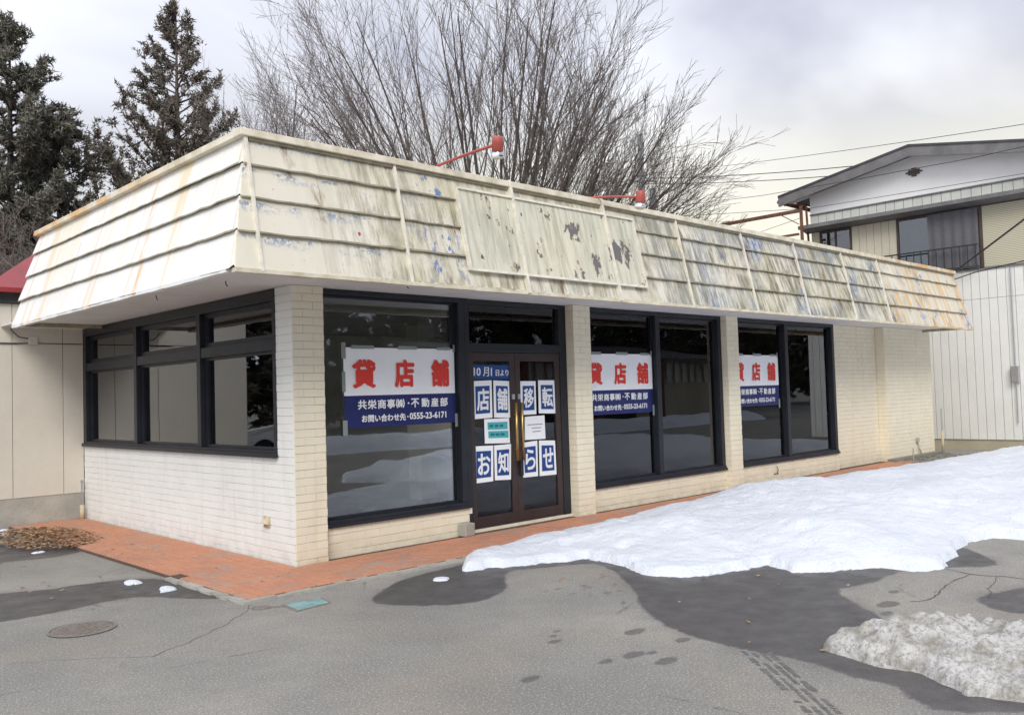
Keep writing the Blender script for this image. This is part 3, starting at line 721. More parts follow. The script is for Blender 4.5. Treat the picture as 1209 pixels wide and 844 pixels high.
# mansard
OL, OF, ZB, ZT, SL = 1.059, .969, 2.60, 3.74, .249
k_ = SL/(3.756-2.6)
XE, YE = 14.93, 4.93
def fpt(a, z, out_=0):  # front slope
    return (a, -OF+(z-ZB)*k_-out_, z)
def lpt(a, z, out_=0):
    return (-OL+(z-ZB)*k_-out_, a, z)
zc = [2.60, 2.905, 3.197, 3.482, 3.735]
rn = random.Random(23)
LAPH = .015
def board(pt, lim, a0, a1, k, hip0, hip1, mat, flip, name='fascia_board'):
    z0, z1 = zc[k], zc[k+1]+.012
    n = max(2, int((a1-a0)/.16)); vs_ = []; fs_ = []; mi = []
    tilt = rn.uniform(-.004, .004)
    for i in range(n+1):
        t_ = i/n
        def A(z):
            lo = lim[0]+(z-ZB)*k_ if hip0 else a0
            hi = lim[1]-(z-ZB)*k_ if hip1 else a1
            return lo+(hi-lo)*t_
        jz = rn.uniform(-.005, .005) if 0 < i < n else 0
        jo = rn.uniform(-.003, .004)+tilt
        ob = .034+jo; ot = .004
        vs_ += [pt(A(z0), z0+jz, ob), pt(A(z1), z1, ot), pt(A(z0+.028), z0+.030+jz, -.0), pt(A(z1), z1, -.012), pt(A(z0), z0+jz+(LAPH+rn.uniform(-.003, .004) if k else .002), ob-.0005)]
    for i in range(n):
        b = 5*i
        fs = [(b+4, b+9, b+6, b+1), (b, b+5, b+9, b+4), (b+2, b+7, b+5, b), (b+3, b+8, b+7, b+2), (b+1, b+6, b+8, b+3)]
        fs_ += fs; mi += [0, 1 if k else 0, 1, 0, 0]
    e = 5*n; fs_ += [(0, 1, 3, 2), (e, e+2, e+3, e+1)]; mi += [0, 0]
    if flip: fs_ = [f[::-1] for f in fs_]
    m = MB(); m.v = vs_; m.f = fs_; m.mi = mi
    return m.build(name, [mat, M['lap']], shop)
fj = [[-OL, .66, 2.14, 3.62, 5.09, 6.63, 8.11, 9.67, 11.03, XE], [-OL, -.22, 1.25, 2.9, 4.4, 5.85, 7.4, 8.9, 10.4, 12.4, XE]]
for k in range(4):
    js = [-OL, -.23+.02*k, 1.25+.02*k, 2.14, 3.62, 5.09, 5.86, 6.63, 7.38, 8.11, 8.9, 9.67, 10.35, 11.03, 12.3, 13.6, XE]
    for i in range(len(js)-1):
        board(fpt, (-OL, XE), js[i]+(.004 if i else 0), js[i+1], k, i == 0, i == len(js)-2, M['fascia_front'], False)
    js = [-.969, .9, 2.9, YE]
    for i in range(3):
        board(lpt, (-OF, YE), js[i]+(.003 if i else 0), js[i+1], k, i == 0, i == 2, M['fascia_left'], True)
# hidden ends: right hip and rear return
m = MB()
m.add([(XE, -OF, ZB), (XE, LY, ZB), (XE-.245, LY, ZT), (XE-.245, -OF+.245, ZT)], [(0, 1, 2, 3)])
m.add([(-OL+.01, YE-.01, ZB), (0.3, YE-.01, ZB), (.3, YE-.26, ZT), (-OL+.25, YE-.26, ZT)], [(3, 2, 1, 0)])
m.add([(-OL+.02, -OF+.02, ZB), (XE-.02, -OF+.02, ZB), (XE-.26, -OF+.26, ZT), (-OL+.26, -OF+.26, ZT)], [(0, 1, 2, 3)])
m.add([(-OL+.02, -OF+.02, ZB), (-OL+.02, YE-.02, ZB), (-OL+.26, YE-.26, ZT), (-OL+.26, -OF+.26, ZT)], [(3, 2, 1, 0)])
m.build('fascia_backing', M['lap'], shop)
m = MB(); m.box(-.75, 14.6, -.66, YE-.3, 3.60, 3.69); m.build('roof_deck', M['roof_dark'], shop)
cp = MB()
def capseg(a, b, front):
    if front: cp.hexa([(a, -.795, 3.725), (b, -.795, 3.725), (b, -.64, 3.725), (a, -.64, 3.725), (a, -.785, 3.79+rn.uniform(-.004, .004)), (b, -.785, 3.79+rn.uniform(-.004, .004)), (b, -.64, 3.80), (a, -.64, 3.80)])
    else: cp.hexa([(-.885, a, 3.725), (-.72, a, 3.725), (-.72, b, 3.725), (-.885, b, 3.725), (-.875, a, 3.79), (-.72, a, 3.80), (-.72, b, 3.80), (-.875, b, 3.79)])
for i in range(8): capseg(-.885+i*1.95, -.885+(i+1)*1.95-.004 if i < 7 else 14.76, True)
for i in range(3): capseg(-.637+i*1.8, -.637+(i+1)*1.8-.004 if i < 2 else 4.74, False)
cp.build('roof_cap', M['cap'], shop, bevel=.006)
m = MB(); m.box(-.80, 14.70, -.768, -.70, 3.700, 3.7235); m.build('cap_lip', M['lap'], shop)
m = MB(); n = 90
for i in range(n):   # bottom drip moulding, slightly uneven
    a, b = -OL+(XE+OL)*i/n, -OL+(XE+OL)*(i+1)/n; d = rn.uniform(-.003, .003)
    m.box(a, b-.0006, -OF-.045+d, -OF+.03, 2.572+d, 2.604)
m.build('drip_edge', M['cap'], shop)
m = MB(); n = 34
for i in range(n):
    a, b = -OF+(YE+OF)*i/n, -OF+(YE+OF)*(i+1)/n; d = rn.uniform(-.004, .004)
    m.box(-OL-.03+d, -OL+.03, a+.07 if i == 0 else a, b-.0006, 2.575+d, 2.606)
m.build('drip_edge', M['fascia_left'], shop)
for bx in (-.83, .66, 2.14, 3.62, 5.09, 6.63, 8.11, 9.67, 11.03):
    m = MB(); o1 = .046 if not 1.3 < bx < 4.2 else .078; x = bx
    a0, a1 = ((x-.16, x) if bx < 0 else (x, x))
    p = [fpt(x-.014, 2.585, o1), fpt(x+.014, 2.585, o1), fpt(x+.014, 2.585, .02), fpt(x-.014, 2.585, .02), fpt(x-.014, 3.80, o1+.0), fpt(x+.014, 3.80, o1+.0), fpt(x+.014, 3.80, .0), fpt(x-.014, 3.80, .0)]
    m.hexa(p); m.build('batten', M['batten'], shop, bevel=.003)
# old sign board on the front slope
m = MB(); sx0, sx1, sz0, sz1 = 1.38, 4.16, 2.78, 3.612
m.hexa([fpt(sx0, sz0, .062), fpt(sx1, sz0, .062), fpt(sx1, sz0, .034), fpt(sx0, sz0, .034), fpt(sx0, sz1, .05), fpt(sx1, sz1, .05), fpt(sx1, sz1, .0), fpt(sx0, sz1, .0)])
sb = m.build('sign_board', M['signboard'], shop)
tag(sb, 'blank peeling sign board with grey bare patches')
m = MB()
for a, b, c, d in ((sx0-.012, sx0+.014, sz0-.01, sz1+.01), (sx1-.014, sx1+.012, sz0-.01, sz1+.01)):
    m.hexa([fpt(a, c, .070), fpt(b, c, .070), fpt(b, c, .03), fpt(a, c, .03), fpt(a, d, .058), fpt(b, d, .058), fpt(b, d, .0), fpt(a, d, .0)])
for c in (sz0, sz1): m.hexa([fpt(sx0+.015, c-.014, .071), fpt(sx1-.015, c-.014, .071), fpt(sx1-.015, c-.014, .0), fpt(sx0+.015, c-.014, .0), fpt(sx0+.015, c+.010, .068), fpt(sx1-.015, c+.010, .068), fpt(sx1-.015, c+.010, .0), fpt(sx0+.015, c+.010, .0)])
m.build('trim', M['batten'], sb)
# vent hood on left wall, soffit hooks
m = MB(); R_ = .052
for i in range(9):
    pass
ring = []
for j in range(6):
    ph = j/5*math.pi/2
    for i in range(10):
        a = math.pi*i/9; ring.append((-.012-.05*math.sin(ph)*math.sin(a)-.004, .528+.045*math.cos(a), .375+.06*math.sin(a)*math.cos(ph*.9)))
m.add(ring, [(j*10+i, j*10+i+1, (j+1)*10+i+1, (j+1)*10+i) for j in range(5) for i in range(9)])
m.box(-.016, -.0, .475, .58, .345, .45); m.build('vent_hood', M['pvc'], shop, True)
m = MB()
for x, y in ((-.3, -.72), (.9, -.6), (3.0, -.7), (4.8, -.75), (6.4, -.7), (8.2, -.7), (11.5, -.7), (-.7, 1.4), (-.6, .1)):
    m.tube([(x, y, H+.003), (x+.004, y, H-.03), (x+.018, y, H-.045)], .005, 5)
m.build('soffit_hook', M['cable'], shop)
m = MB(); m.tube([(14.35, -.012, .30), (14.35, -.03, .30)], .02, 8); m.box(14.3, 14.37, -.05, -.004, .33, .42); m.tube([(14.34, -.03, .33), (14.36, -.04, .2), (14.5, -.03, .09)], .012, 6); m.build('outlet_box', M['concrete'], shop)
m = MB(); m.tube([(8.85, .08, .26), (8.85, .07, .24), (8.88, .07, .2), (8.85, .07, .15)], .006, 5); m.box(8.78, 8.92, .086, .094, .135, .143); m.build('wall_tap', M['cable'], shop)

# ------------------------------------------------------------------ signs on the glass
def rent_sign(x0, x1, z0, z1, label):
    y = .166; zm = z0+(z1-z0)*.40
    r = thing('rental_sign', ((x0+x1)/2, y, z0), label, 'sign', 'for-rent signs taped to the shop windows')
    W_ = x1-x0; Hh = z1-z0
    n = 14; m = MB(); rnd = random.Random(int(x0*10))
    yy = [y+.003*math.sin(i*1.1+x0)+rnd.uniform(-.001, .001) for i in range(n+1)]
    vs_ = []
    for i in range(n+1):
        x = x0+W_*i/n; vs_ += [(x, yy[i], z0), (x, yy[i], zm), (x, yy[i], z1), (x, yy[i]+.004, z0), (x, yy[i]+.004, zm), (x, yy[i]+.004, z1)]
    fs_ = []; mi = []
    for i in range(n):
        b = 6*i; fs_ += [(b, b+6, b+7, b+1), (b+1, b+7, b+8, b+2), (b+3, b+4, b+10, b+9), (b+4, b+5, b+11, b+10), (b+2, b+8, b+11, b+5), (b, b+3, b+9, b+6)]; mi += [1, 0, 0, 0, 0, 1]
    fs_ += [(0, 1, 4, 3), (1, 2, 5, 4), (6*n, 6*n+3, 6*n+4, 6*n+1), (6*n+1, 6*n+4, 6*n+5, 6*n+2)]; mi += [1, 0, 1, 0]
    m.v = vs_; m.f = fs_; m.mi = mi
    sh = m.build('sheet', [M['sheet_white'], M['navy']], r)
    def X(t): return x0+W_*t
    def Z(t): return z0+Hh*t
    m = MB(); yt = y-.0065
    for ch, a, b in (('貸', .065, .262), ('店', .425, .605), ('舗', .760, .935)):
        m = MB(); add_text(m, ch, X(a), X(b), Z(.49), Z(.855), yt, .040); m.build('red_character', M['red_ink'], r)
    for ch, a, b in list(zip('共栄商事㈱', (.105, .187, .272, .352, .430), (.180, .262, .344, .424, .508)))+list(zip('不動産部', (.565, .662, .752, .838), (.640, .735, .822, .912))):
        m = MB(); add_text(m, ch, X(a), X(b), Z(.225), Z(.345), yt, .034); m.build('white_character', M['white_ink'], r)
    m = MB(); add_text(m, '・', X(.535), X(.55), Z(.272), Z(.298), yt, .0); m.build('white_dot', M['white_ink'], r)
    m = MB(); add_text(m, 'お問い合わせ先', X(.135), X(.515), Z(.062), Z(.158), yt, .036); m.build('contact_lettering', M['white_ink'], r)
    m = MB(); add_text(m, '・', X(.528), X(.54), Z(.10), Z(.12), yt, .0); m.build('white_dot', M['white_ink'], r)
    m = MB(); add_text(m, '0555-23-6171', X(.550), X(.895), Z(.072), Z(.158), yt, .042); m.build('phone_number', M['white_ink'], r)
    for a, b, c, d in ((-.02, .018, -.09, .10), (.98, 1.008, -.06, .12), (-.02, .015, .86, 1.06), (.06, .25, .985, 1.028), (.46, .63, .985, 1.03), (.82, .95, .985, 1.022), (.975, .995, .96, 1.06), (-.02, .008, .45, .70)):
        q = MB(); q.box(X(a), X(b), y-.0078, y-.0070, Z(c), Z(d)); q.build('tape', M['tape'], r)
rent_sign(.668, 2.128, 1.268, 2.080, 'red 貸店舗 for-rent sign in the wide window left of the door')
rent_sign(4.262, 5.728, 1.255, 2.055, 'red 貸店舗 for-rent sign in the window just right of the door')
rent_sign(7.735, 9.175, 1.250, 2.070, 'red 貸店舗 for-rent sign in the window farthest from the door')
PY = .150
def poster(name, quad, label, group, fn=None, th=.002):
    pts = [fp(a, b, PY) for a, b in quad]       # TL TR BL BR
    tl, tr, bl, br = pts
    cx = sum(p[0] for p in pts)/4
    r = thing(name, (cx, PY, min(bl[1], br[1])), label, 'poster', group)
    def at(u, v): # u right, v up
        a = Vector(bl).lerp(Vector(br), u); b = Vector(tl).lerp(Vector(tr), u); return a.lerp(b, v)
    m = MB(); q = [at(0, 0), at(1, 0), at(1, 1), at(0, 1)]
    m.hexa([(q[0].x, PY, q[0].y), (q[1].x, PY, q[1].y), (q[1].x, PY+th, q[1].y), (q[0].x, PY+th, q[0].y), (q[3].x, PY, q[3].y), (q[2].x, PY, q[2].y), (q[2].x, PY+th, q[2].y), (q[3].x, PY+th, q[3].y)])
    sh = m.build('sheet', M['blue_ink'] if name == 'date_strip' else M['sheet_white'], r)
    def patch(pn, u0, u1, v0, v1, mat, off=.0025):
        m = MB(); q = [at(u0, v0), at(u1, v0), at(u1, v1), at(u0, v1)]; m.add([(p.x, PY-off, p.y) for p in q], [(0, 1, 2, 3)]); return m.build(pn, mat, r)
    def txt(pn, ch, u0, u1, v0, v1, mat, bold=.015, off=.005):
        m = MB(); v, f = text_verts(ch, 0); xs = [k[0] for k in v]; ys = [k[1] for k in v]; a, b, c, d = min(xs), max(xs), min(ys), max(ys)
        for i, (du, dv_) in enumerate(BOLD):
            vs_ = []
            for k in v:
                p = at(u0+(k[0]-a)/(b-a)*(u1-u0)+du*bold, v0+(k[1]-c)/(d-c)*(v1-v0)+dv_*bold*.7); vs_.append((p.x, PY-off-.00004*i, p.y))
            m.add(vs_, f)
        return m.build(pn, mat, r)
    fn(patch, txt); return r
def charp(ch, quad, where):
    def fn(patch, txt):
        patch('blue_panel', .14, .88, .13, .86, M['blue_ink']); txt('lettering', ch, .22, .82, .22, .78, M['white_ink'], .022)
    poster('character_poster', quad, 'white %s on blue, %s' % (ch, where), 'one-character posters on the glass doors', fn)
p = [(2.209, 1.717), (2.502, 1.724), (2.205, 1.296), (2.498, 1.303), (2.528, 1.723), (2.779, 1.711), (2.524, 1.302), (2.775, 1.292), (2.957, 1.709), (3.21, 1.706), (2.94, 1.315), (3.207, 1.315), (3.254, 1.715), (3.532, 1.712), (3.25, 1.323), (3.543, 1.312)]
s_ = [(2.194, 0.998), (2.498, 0.989), (2.191, 0.589), (2.482, 0.591), (2.511, 0.988), (2.776, 0.991), (2.509, 0.598), (2.759, 0.585), (2.94, 0.991), (3.207, 1.004), (2.95, 0.588), (3.203, 0.586), (3.236, 1.003), (3.513, 0.987), (3.231, 0.583), (3.523, 0.579)]
def sh4(l, i): return [(a+.018, b) for a, b in l[i*4:i*4+4]]
for i, ch in enumerate('店舗移転'): charp(ch, sh4(p, i), ['upper left poster on left door', 'upper right poster on left door', 'upper left poster on right door', 'upper right poster on right door'][i])
for i, ch in enumerate('お知らせ'): charp(ch, sh4(s_, i), ['lower left poster on left door', 'lower right poster on left door', 'lower left poster on right door', 'lower right poster on right door'][i])
def f_date(patch, txt):
    txt('lettering', '10', .05, .22, .22, .80, M['white_ink'], .006); txt('lettering', '月', .29, .44, .18, .84, M['white_ink'], .005); txt('lettering', '1', .495, .525, .22, .80, M['white_ink'], .0015); txt('lettering', '日より', .63, .97, .22, .66, M['white_ink'], .005)
poster('date_strip', [(2.225, 1.896), (2.80, 1.896), (2.222, 1.745), (2.794, 1.735)], 'blue strip reading 10月1日より at top of left door', None, f_date)
def f_teal(patch, txt):
    patch('teal_band', .12, .92, .56, .86, M['teal_ink']); patch('teal_band', .14, .94, .22, .50, M['teal_ink'])
    for k in range(3): patch('fine_print', .2+.2*k, .34+.2*k, .66, .76, M['dark_ink'], .004); patch('fine_print', .22+.2*k, .38+.2*k, .31, .41, M['dark_ink'], .004)
poster('notice_sheet', [(2.39, 1.290), (2.775, 1.288), (2.39, 1.018), (2.78, 1.002)], 'white notice with two teal bands on left door', None, f_teal)
def f_grey(patch, txt):
    for k, (a, b) in enumerate(((.12, .88), (.32, .8), (.36, .76))): patch('fine_print', a, b, .62-.15*k, .66-.15*k, M['grey_ink'], .003)
poster('notice_sheet', [(3.03, 1.292), (3.362, 1.297), (3.02, 1.022), (3.368, 1.018)], 'plain white notice with faint grey lines on right door', None, f_grey)

# ------------------------------------------------------------------ spot lamps over the sign
def lamp(bx, by, bz, hx, hy, hz, tilt, label):
    r = thing('spot_lamp', (bx, by, 3.69), label, 'lamp', 'red spot lamps over the old sign board')
    m = MB(); m.tube([(bx, by+.02, 3.69), (bx, by, bz), (bx, (by+hy)/2, (bz+hz)/2+.008), (hx, hy, hz)], .0145, 8); m.build('arm', M['lamp_red'], r, True)
    m = MB(); m.tube([(bx, by+.02, 3.69), (bx, by+.02, 3.70)], .05, 10); m.build('mount', M['lamp_red'], r)
    ax = Vector((math.sin(tilt)*.5, .55*math.sin(tilt) if tilt else .12, -1)).normalized()
    o = Vector((hx, hy, hz)); a = o-ax*.07; m = MB()
    m.tube([a, a+ax*.012, a+ax*.05, a+ax*.13, a+ax*.135], [.035, .048, .052, .055, .050], 14); m.build('lamp_shade', M['lamp_red'], r, True)
    c = a+ax*.135; m = MB(); m.tube([c, c+ax*.02, c+ax*.045], [.045, .063, .066], 14, cap=False); m.build('reflector', M['chrome'], r, True)
    m = MB(); m.tube([c+ax*.045, c+ax*.06, c+ax*.072, c+ax*.076], [.066, .058, .035, .004], 14); m.build('bulb', M['bulb'], r, True)
lamp(1.30, -.62, 3.85, 1.30, -1.50, 3.87, .55, 'red spot lamp on raised arm over the left of the sign board')
lamp(3.56, -.62, 3.83, 3.58, -1.38, 3.705, 0, 'red spot lamp on level arm over the right of the sign board')

# ------------------------------------------------------------------ small things near the shop
m = MB(); m.box(-.075, .075, -.06, .06, 0, .135)
o = m.build('concrete_block', M['concrete'], None, bevel=.008); o.location = (2.10, .02, .034); o.rotation_euler = (0, 0, .15); tag(o, 'small grey concrete block on the paving beside the left door jamb', 'block')
def disc(n, r1, z, rnd=0): return [(r1*math.cos(2*math.pi*i/n), r1*math.sin(2*math.pi*i/n), z) for i in range(n)]
r = thing('manhole_cover', (-2.10, -.69, 0), 'round rusty iron manhole cover set in the asphalt', 'manhole cover')
m = MB(); m.tube([(-2.10, -.69, -.02), (-2.10, -.69, .006)], .20, 32); m.build('cover_plate', M['iron'], r)
m = MB()
for i in range(-6, 7):
    for j in range(-6, 7):
        x, y = i*.028, j*.028
        if x*x+y*y < .172**2: m.box(-2.10+x-.008, -2.10+x+.008, -.69+y-.008, -.69+y+.008, .0062, .0105)
m.build('tread_pattern', M['iron'], r)
m = MB(); n = 32; vs_ = disc(n, .205, .008)+disc(n, .225, .008); m.add([(a-2.10, b-.69, c) for a, b, c in vs_], [(i, i+n, (i+1) % n+n, (i+1) % n) for i in range(n)]); m.build('rim', M['concrete_dark'], r)
r = thing('utility_cover', (-.68, -1.31, 0), 'faded teal square utility cover in the asphalt off the paving corner', 'utility cover')
q4 = [(-.79, -1.18), (-.82, -1.43), (-.54, -1.40), (-.506, -1.224)]
m = MB(); m.hexa([(a, b, .0) for a, b in (q4[0], q4[1], q4[2], q4[3])]+[(a, b, .008) for a, b in (q4[0], q4[1], q4[2], q4[3])]); m.build('cover_plate', M['cover_teal'], r)
m = MB(); oc = Vector((-.66, -1.31)); n4 = [tuple(oc+(Vector(a)-oc)*1.17) for a in q4]
for i in range(4):
    a, b = q4[i], q4[(i+1) % 4]; c, d = n4[(i+1) % 4], n4[i]; m.hexa([(*a, 0), (*b, 0), (*c, 0), (*d, 0), (*a, .0055), (*b, .0055), (*c, .0055), (*d, .0055)])
m.build('rim', M['iron'], r)
r = thing('water_valve_lid', (-1.02, -1.14, 0), 'small brown iron lid beside the teal utility cover', 'valve lid'); m = MB(); m.tube([(-.96, -1.12, -.01), (-.96, -1.12, .007)], .07, 18); m.build('lid', M['iron'], r)

# leaves
rn = random.Random(8); N = 1500
pts_ = []
pile = [(-1.45, 4.6), (-1.0, 5.35), (-.3, 5.45), (-.55, 4.4), (-.62, 3.3), (-.95, 2.95), (-1.3, 3.0), (-1.5, 3.7)]
cx_, cy_ = -1.0, 4.1
v_, f_ = [], []
for i in range(N):
    a = rn.uniform(0, 2*math.pi); rr_ = rn.random()**.6
    x = cx_+.46*rr_*math.cos(a)+.06*rn.gauss(0, 1); y = cy_+1.1*rr_*math.sin(a)
    h = .075*max(0, 1-rr_**2)*rn.random(); s1 = rn.uniform(.018, .042); an = rn.uniform(0, 6.28); tl = rn.uniform(-.6, .6)
    d = Vector((math.cos(an), math.sin(an), tl*.4)); e = Vector((-math.sin(an), math.cos(an), rn.uniform(-.5, .5)))
    c = Vector((x, y, .03+h+.01)); b = len(v_)
    v_ += [c-d*s1, c-e*s1*.45+Vector((0, 0, .006)), c+d*s1, c+e*s1*.45+Vector((0, 0, .004))]; f_.append((b, b+1, b+2, b+3))
for (x0, x1, y0, y1, n_) in ((-2.2, -.1, -.7, 3.2, 40), (.8, 2.6, -3.6, -2.0, 22), (.5, 3, -5, -3.6, 18)):
    for i in range(n_):
        c = Vector((rn.uniform(x0, x1), rn.uniform(y0, y1), .04 if x1 < 0 else .012)); s1 = rn.uniform(.012, .028); an = rn.uniform(0, 6.28); b = len(v_)
        if x1 < 0 and c.x < -1.05: c.z = .012
        d = Vector((math.cos(an), math.sin(an), .2)); e = Vector((-math.sin(an), math.cos(an), .3))
        v_ += [c-d*s1, c-e*s1*.5, c+d*s1, c+e*s1*.5]; f_.append((b, b+1, b+2, b+3))
tag(np_mesh('fallen_leaves', [tuple(q) for q in v_], f_, M['leaf']), kind='stuff')

# ------------------------------------------------------------------ snow
def snowfield(name, poly, step, edge_h, hfun, mat, seed, edge_amp=.05, rough=.02, edge_w=.12, chunk=0):
    P_ = np.array(poly); xs = np.arange(P_[:, 0].min()-.2, P_[:, 0].max()+.2, step); ys = np.arange(P_[:, 1].min()-.2, P_[:, 1].max()+.2, step)
    X, Y = np.meshgrid(xs, ys, indexing='ij'); D = polydist(X, Y, poly)+fbm(X, Y, 2.2, seed, 4)*edge_amp*4+fbm(X, Y, 11, seed+9, 2)*edge_amp*1.2
    e = np.clip(D/edge_w, -1, 1); prof = np.where(e > 0, np.sqrt(np.clip(1-(1-e)**2, 0, 1)), e)
    Z = prof*edge_h+np.where(D > 0, hfun(X, Y, D), 0)+np.where(D > 0, fbm(X, Y, 1.3, seed+20, 5)*rough*5+fbm(X, Y, 7, seed+30, 3)*rough, 0)*np.clip(D/.25, 0, 1)
    if chunk: Z = Z+np.where(D > 0, np.abs(fbm(X, Y, 8, seed+40, 4))*chunk*2, 0)*np.clip(D/.1, 0, 1)
    Xw = X+fbm(X, Y, 6, seed+50, 2)*.02
    keep = D > -step*2.5; idx = -np.ones(X.shape, int); idx[keep] = np.arange(keep.sum())
    V = np.stack([Xw[keep], Y[keep], np.maximum(Z[keep], -.03)], 1)
    q = keep[:-1, :-1] & keep[1:, :-1] & keep[1:, 1:] & keep[:-1, 1:]
    F = np.stack([idx[:-1, :-1][q], idx[1:, :-1][q], idx[1:, 1:][q], idx[:-1, 1:][q]], 1)
    return np_mesh(name, V, F, mat, smooth=True)
bank = [(1.22, -.93), (1.0, -1.28), (1.35, -1.47), (1.62, -1.59), (2.06, -1.76), (2.0, -2.05), (1.93, -2.28), (1.80, -2.70), (1.90, -2.92), (2.18, -3.13), (2.48, -3.23), (2.74, -3.25), (2.56, -3.58), (2.755, -3.82), (3.0, -3.92), (3.15, -4.08), (3.19, -4.33), (3.48, -4.42), (4.35, -4.27), (4.88, -4.22), (5.14, -4.27), (5.4, -4.8), (5.5, -5.6), (5.0, -6.4), (5.6, -7.5), (8, -8.5), (12, -9), (16.4, -8.5), (16.6, -1.4), (14.9, -1.05), (13.0, -.95), (10.5, -.80), (8, -.58), (6, -.55), (4.3, -.62), (3.0, -.70), (2.0, -.82), (1.6, -.82)]
def hb(X, Y, D):
    base = .03+.16*np.clip(D/1.2, 0, 1)**.8
    bumpy = .12*np.exp(-((X-6.1)/.9)**2-((Y+1.3)/.45)**2)+.07*np.exp(-((X-3.3)/.8)**2-((Y+1.7)/.5)**2)+.08*np.exp(-((X-3.6)/.7)**2-((Y+3.2)/.6)**2)+.17*np.exp(-((X-7.0)/1.3)**2-((Y+5.9)/.8)**2)+.12*np.exp(-((X-9.5)/.9)**2-((Y+7)/.9)**2)+.16*np.maximum(fbm(X, Y, .9, 515, 4), 0)*np.clip((-Y-4)/1.5, 0, 1)*3
    r_ = np.random.RandomState(12); dent = 0
    for k in range(46): dx, dy, dr = r_.uniform(1.6, 6.5), r_.uniform(-4.2, -1.2), r_.uniform(.05, .11); dent = dent+np.exp(-(((X-dx)/dr)**2+((Y-dy)/dr)**2))*r_.uniform(.015, .04)
    return base*np.clip(X/5, .55, 1.15)+bumpy*np.clip(D/.35, 0, 1)-dent
o = snowfield('snow_bank', bank, .045, .05, hb, M['snow'], 3, .062, .030, .075, .018)
tag(o, 'long white snow bank lying across the lot in front of the shop', 'snow bank')
dpoly = [(.72, -4.80), (.63, -5.10), (.60, -5.36), (.47, -5.53), (.38, -5.66), (.48, -5.92), (.8, -6.5), (1.4, -6.9), (1.9, -6.4), (1.75, -5.7), (1.35, -5.1), (1.02, -4.86)]
def hd(X, Y, D): return (.03+.085*np.clip((X-.65)/.9, 0, 1))*np.clip(D/.34, 0, 1)**.8+.09*np.maximum(fbm(X, Y, 2.6, 777, 3), 0)*np.clip(D/.2, 0, 1)*3+.02*np.exp(-((X-1.0)/.25)**2-((Y+5.25)/.25)**2)
o = snowfield('dirty_snow_pile', dpoly, .014, .05, hd, M['dirty_snow'], 61, .045, .035, .05, .085)
tag(o, 'low pile of dirty grit-covered snow at the edge of the wet asphalt', 'snow pile')
for i, (x, y, a, b, h, lab) in enumerate([(-1.13, 5.15, .13, .14, .10, 'snow lump against the leaf pile by the annex wall'), (-1.30, 3.20, .09, .05, .035, 'small snow scrap on asphalt in front of the leaf pile'), (-1.23, .68, .075, .10, .045, 'left of two snow scraps beside the paving edge'), (-1.17, .14, .085, .12, .05, 'right of two snow scraps beside the paving edge'), (.56, -1.42, .07, .06, .03, 'small snow scrap on the wet patch near the snow bank tip')]):
    poly = [(x+a*math.cos(t*.7854)*random.uniform(.45, 1.35), y+b*math.sin(t*.7854)*random.uniform(.5, 1.35)) for t in range(8)]
    o = snowfield('snow_scrap', poly, .008, h*.28, lambda X, Y, D: h*.3*np.clip(D/.05, 0, 1), M['snow'], 100+i*7, .022, .014, .02)
    tag(o, lab, 'snow', 'scraps of snow left on the asphalt')

# ------------------------------------------------------------------ annex at left
an = thing('annex_building', (-1.2, 7.5, 0), 'beige panelled annex with concrete plinth and red metal roof at the far left', 'building')
m = MB(); m.box(-2.3, -.002, 5.68, 9.8, 0, .40); m.build('plinth', M['concrete'], an)
m = MB(); m.box(-2.29, 3.0, 5.70, 9.8, .401, 2.965); m.build('wall', M['annex_line'], an)
xs_ = [-2.30, -1.52, -.893, -.268, -.003]
for i in range(4):
    for z0, z1 in ((.385, 2.435), (2.443, 2.96)):
        m = MB(); m.box(xs_[i]+.004, xs_[i+1]-.003, 5.672, 5.699, z0, z1); m.build('wall_panel', M['annex'], an, bevel=.002)
m = MB(); m.box(-2.31, -2.291, 5.70, 9.8, .385, 2.96); m.build('wall_panel', M['annex'], an)
m = MB(); m.box(-2.36, 3.0, 5.62, 9.85, 2.966, 3.10); m.build('eave_board', M['dark_wood'], an)
m = MB(); m.add([(-2.45, 5.50, 3.10), (3, 5.50, 3.10), (3, 5.50, 3.16), (-2.45, 5.50, 3.16)], [(0, 1, 2, 3)])
# main roof: rake climbs to the right
rp_ = [(-1.25, 5.5, 3.16), (3.0, 5.5, 3.16), (3.0, 8.5, 4.66), (.85, 8.5, 4.66)]
m.add(rp_, [(0, 1, 2, 3)]); m.add([(-1.25, 5.5, 3.16), (.85, 8.5, 4.66), (.85, 9.9, 3.96), (-.2, 9.9, 3.16)], [(0, 1, 2, 3)]); m.add([(-1.25, 5.5, 3.161), (-.2, 9.9, 3.161), (-2.45, 9.9, 3.161), (-2.45, 5.5, 3.161)], [(0, 1, 2, 3)]); m.add([(.85, 8.5, 4.66), (3, 8.5, 4.66), (3, 9.9, 3.96), (.85, 9.9, 3.96)], [(0, 1, 2, 3)])
m.add([(-2.45, 5.5, 3.10), (-2.45, 9.9, 3.10), (-2.45, 9.9, 3.16), (-2.45, 5.5, 3.16)], [(3, 2, 1, 0)])
m.add([(-2.45, 5.5, 3.101), (3, 5.5, 3.101), (3, 9.9, 3.101), (-2.45, 9.9, 3.101)], [(3, 2, 1, 0)])
m.build('roof', M['red_roof'], an)
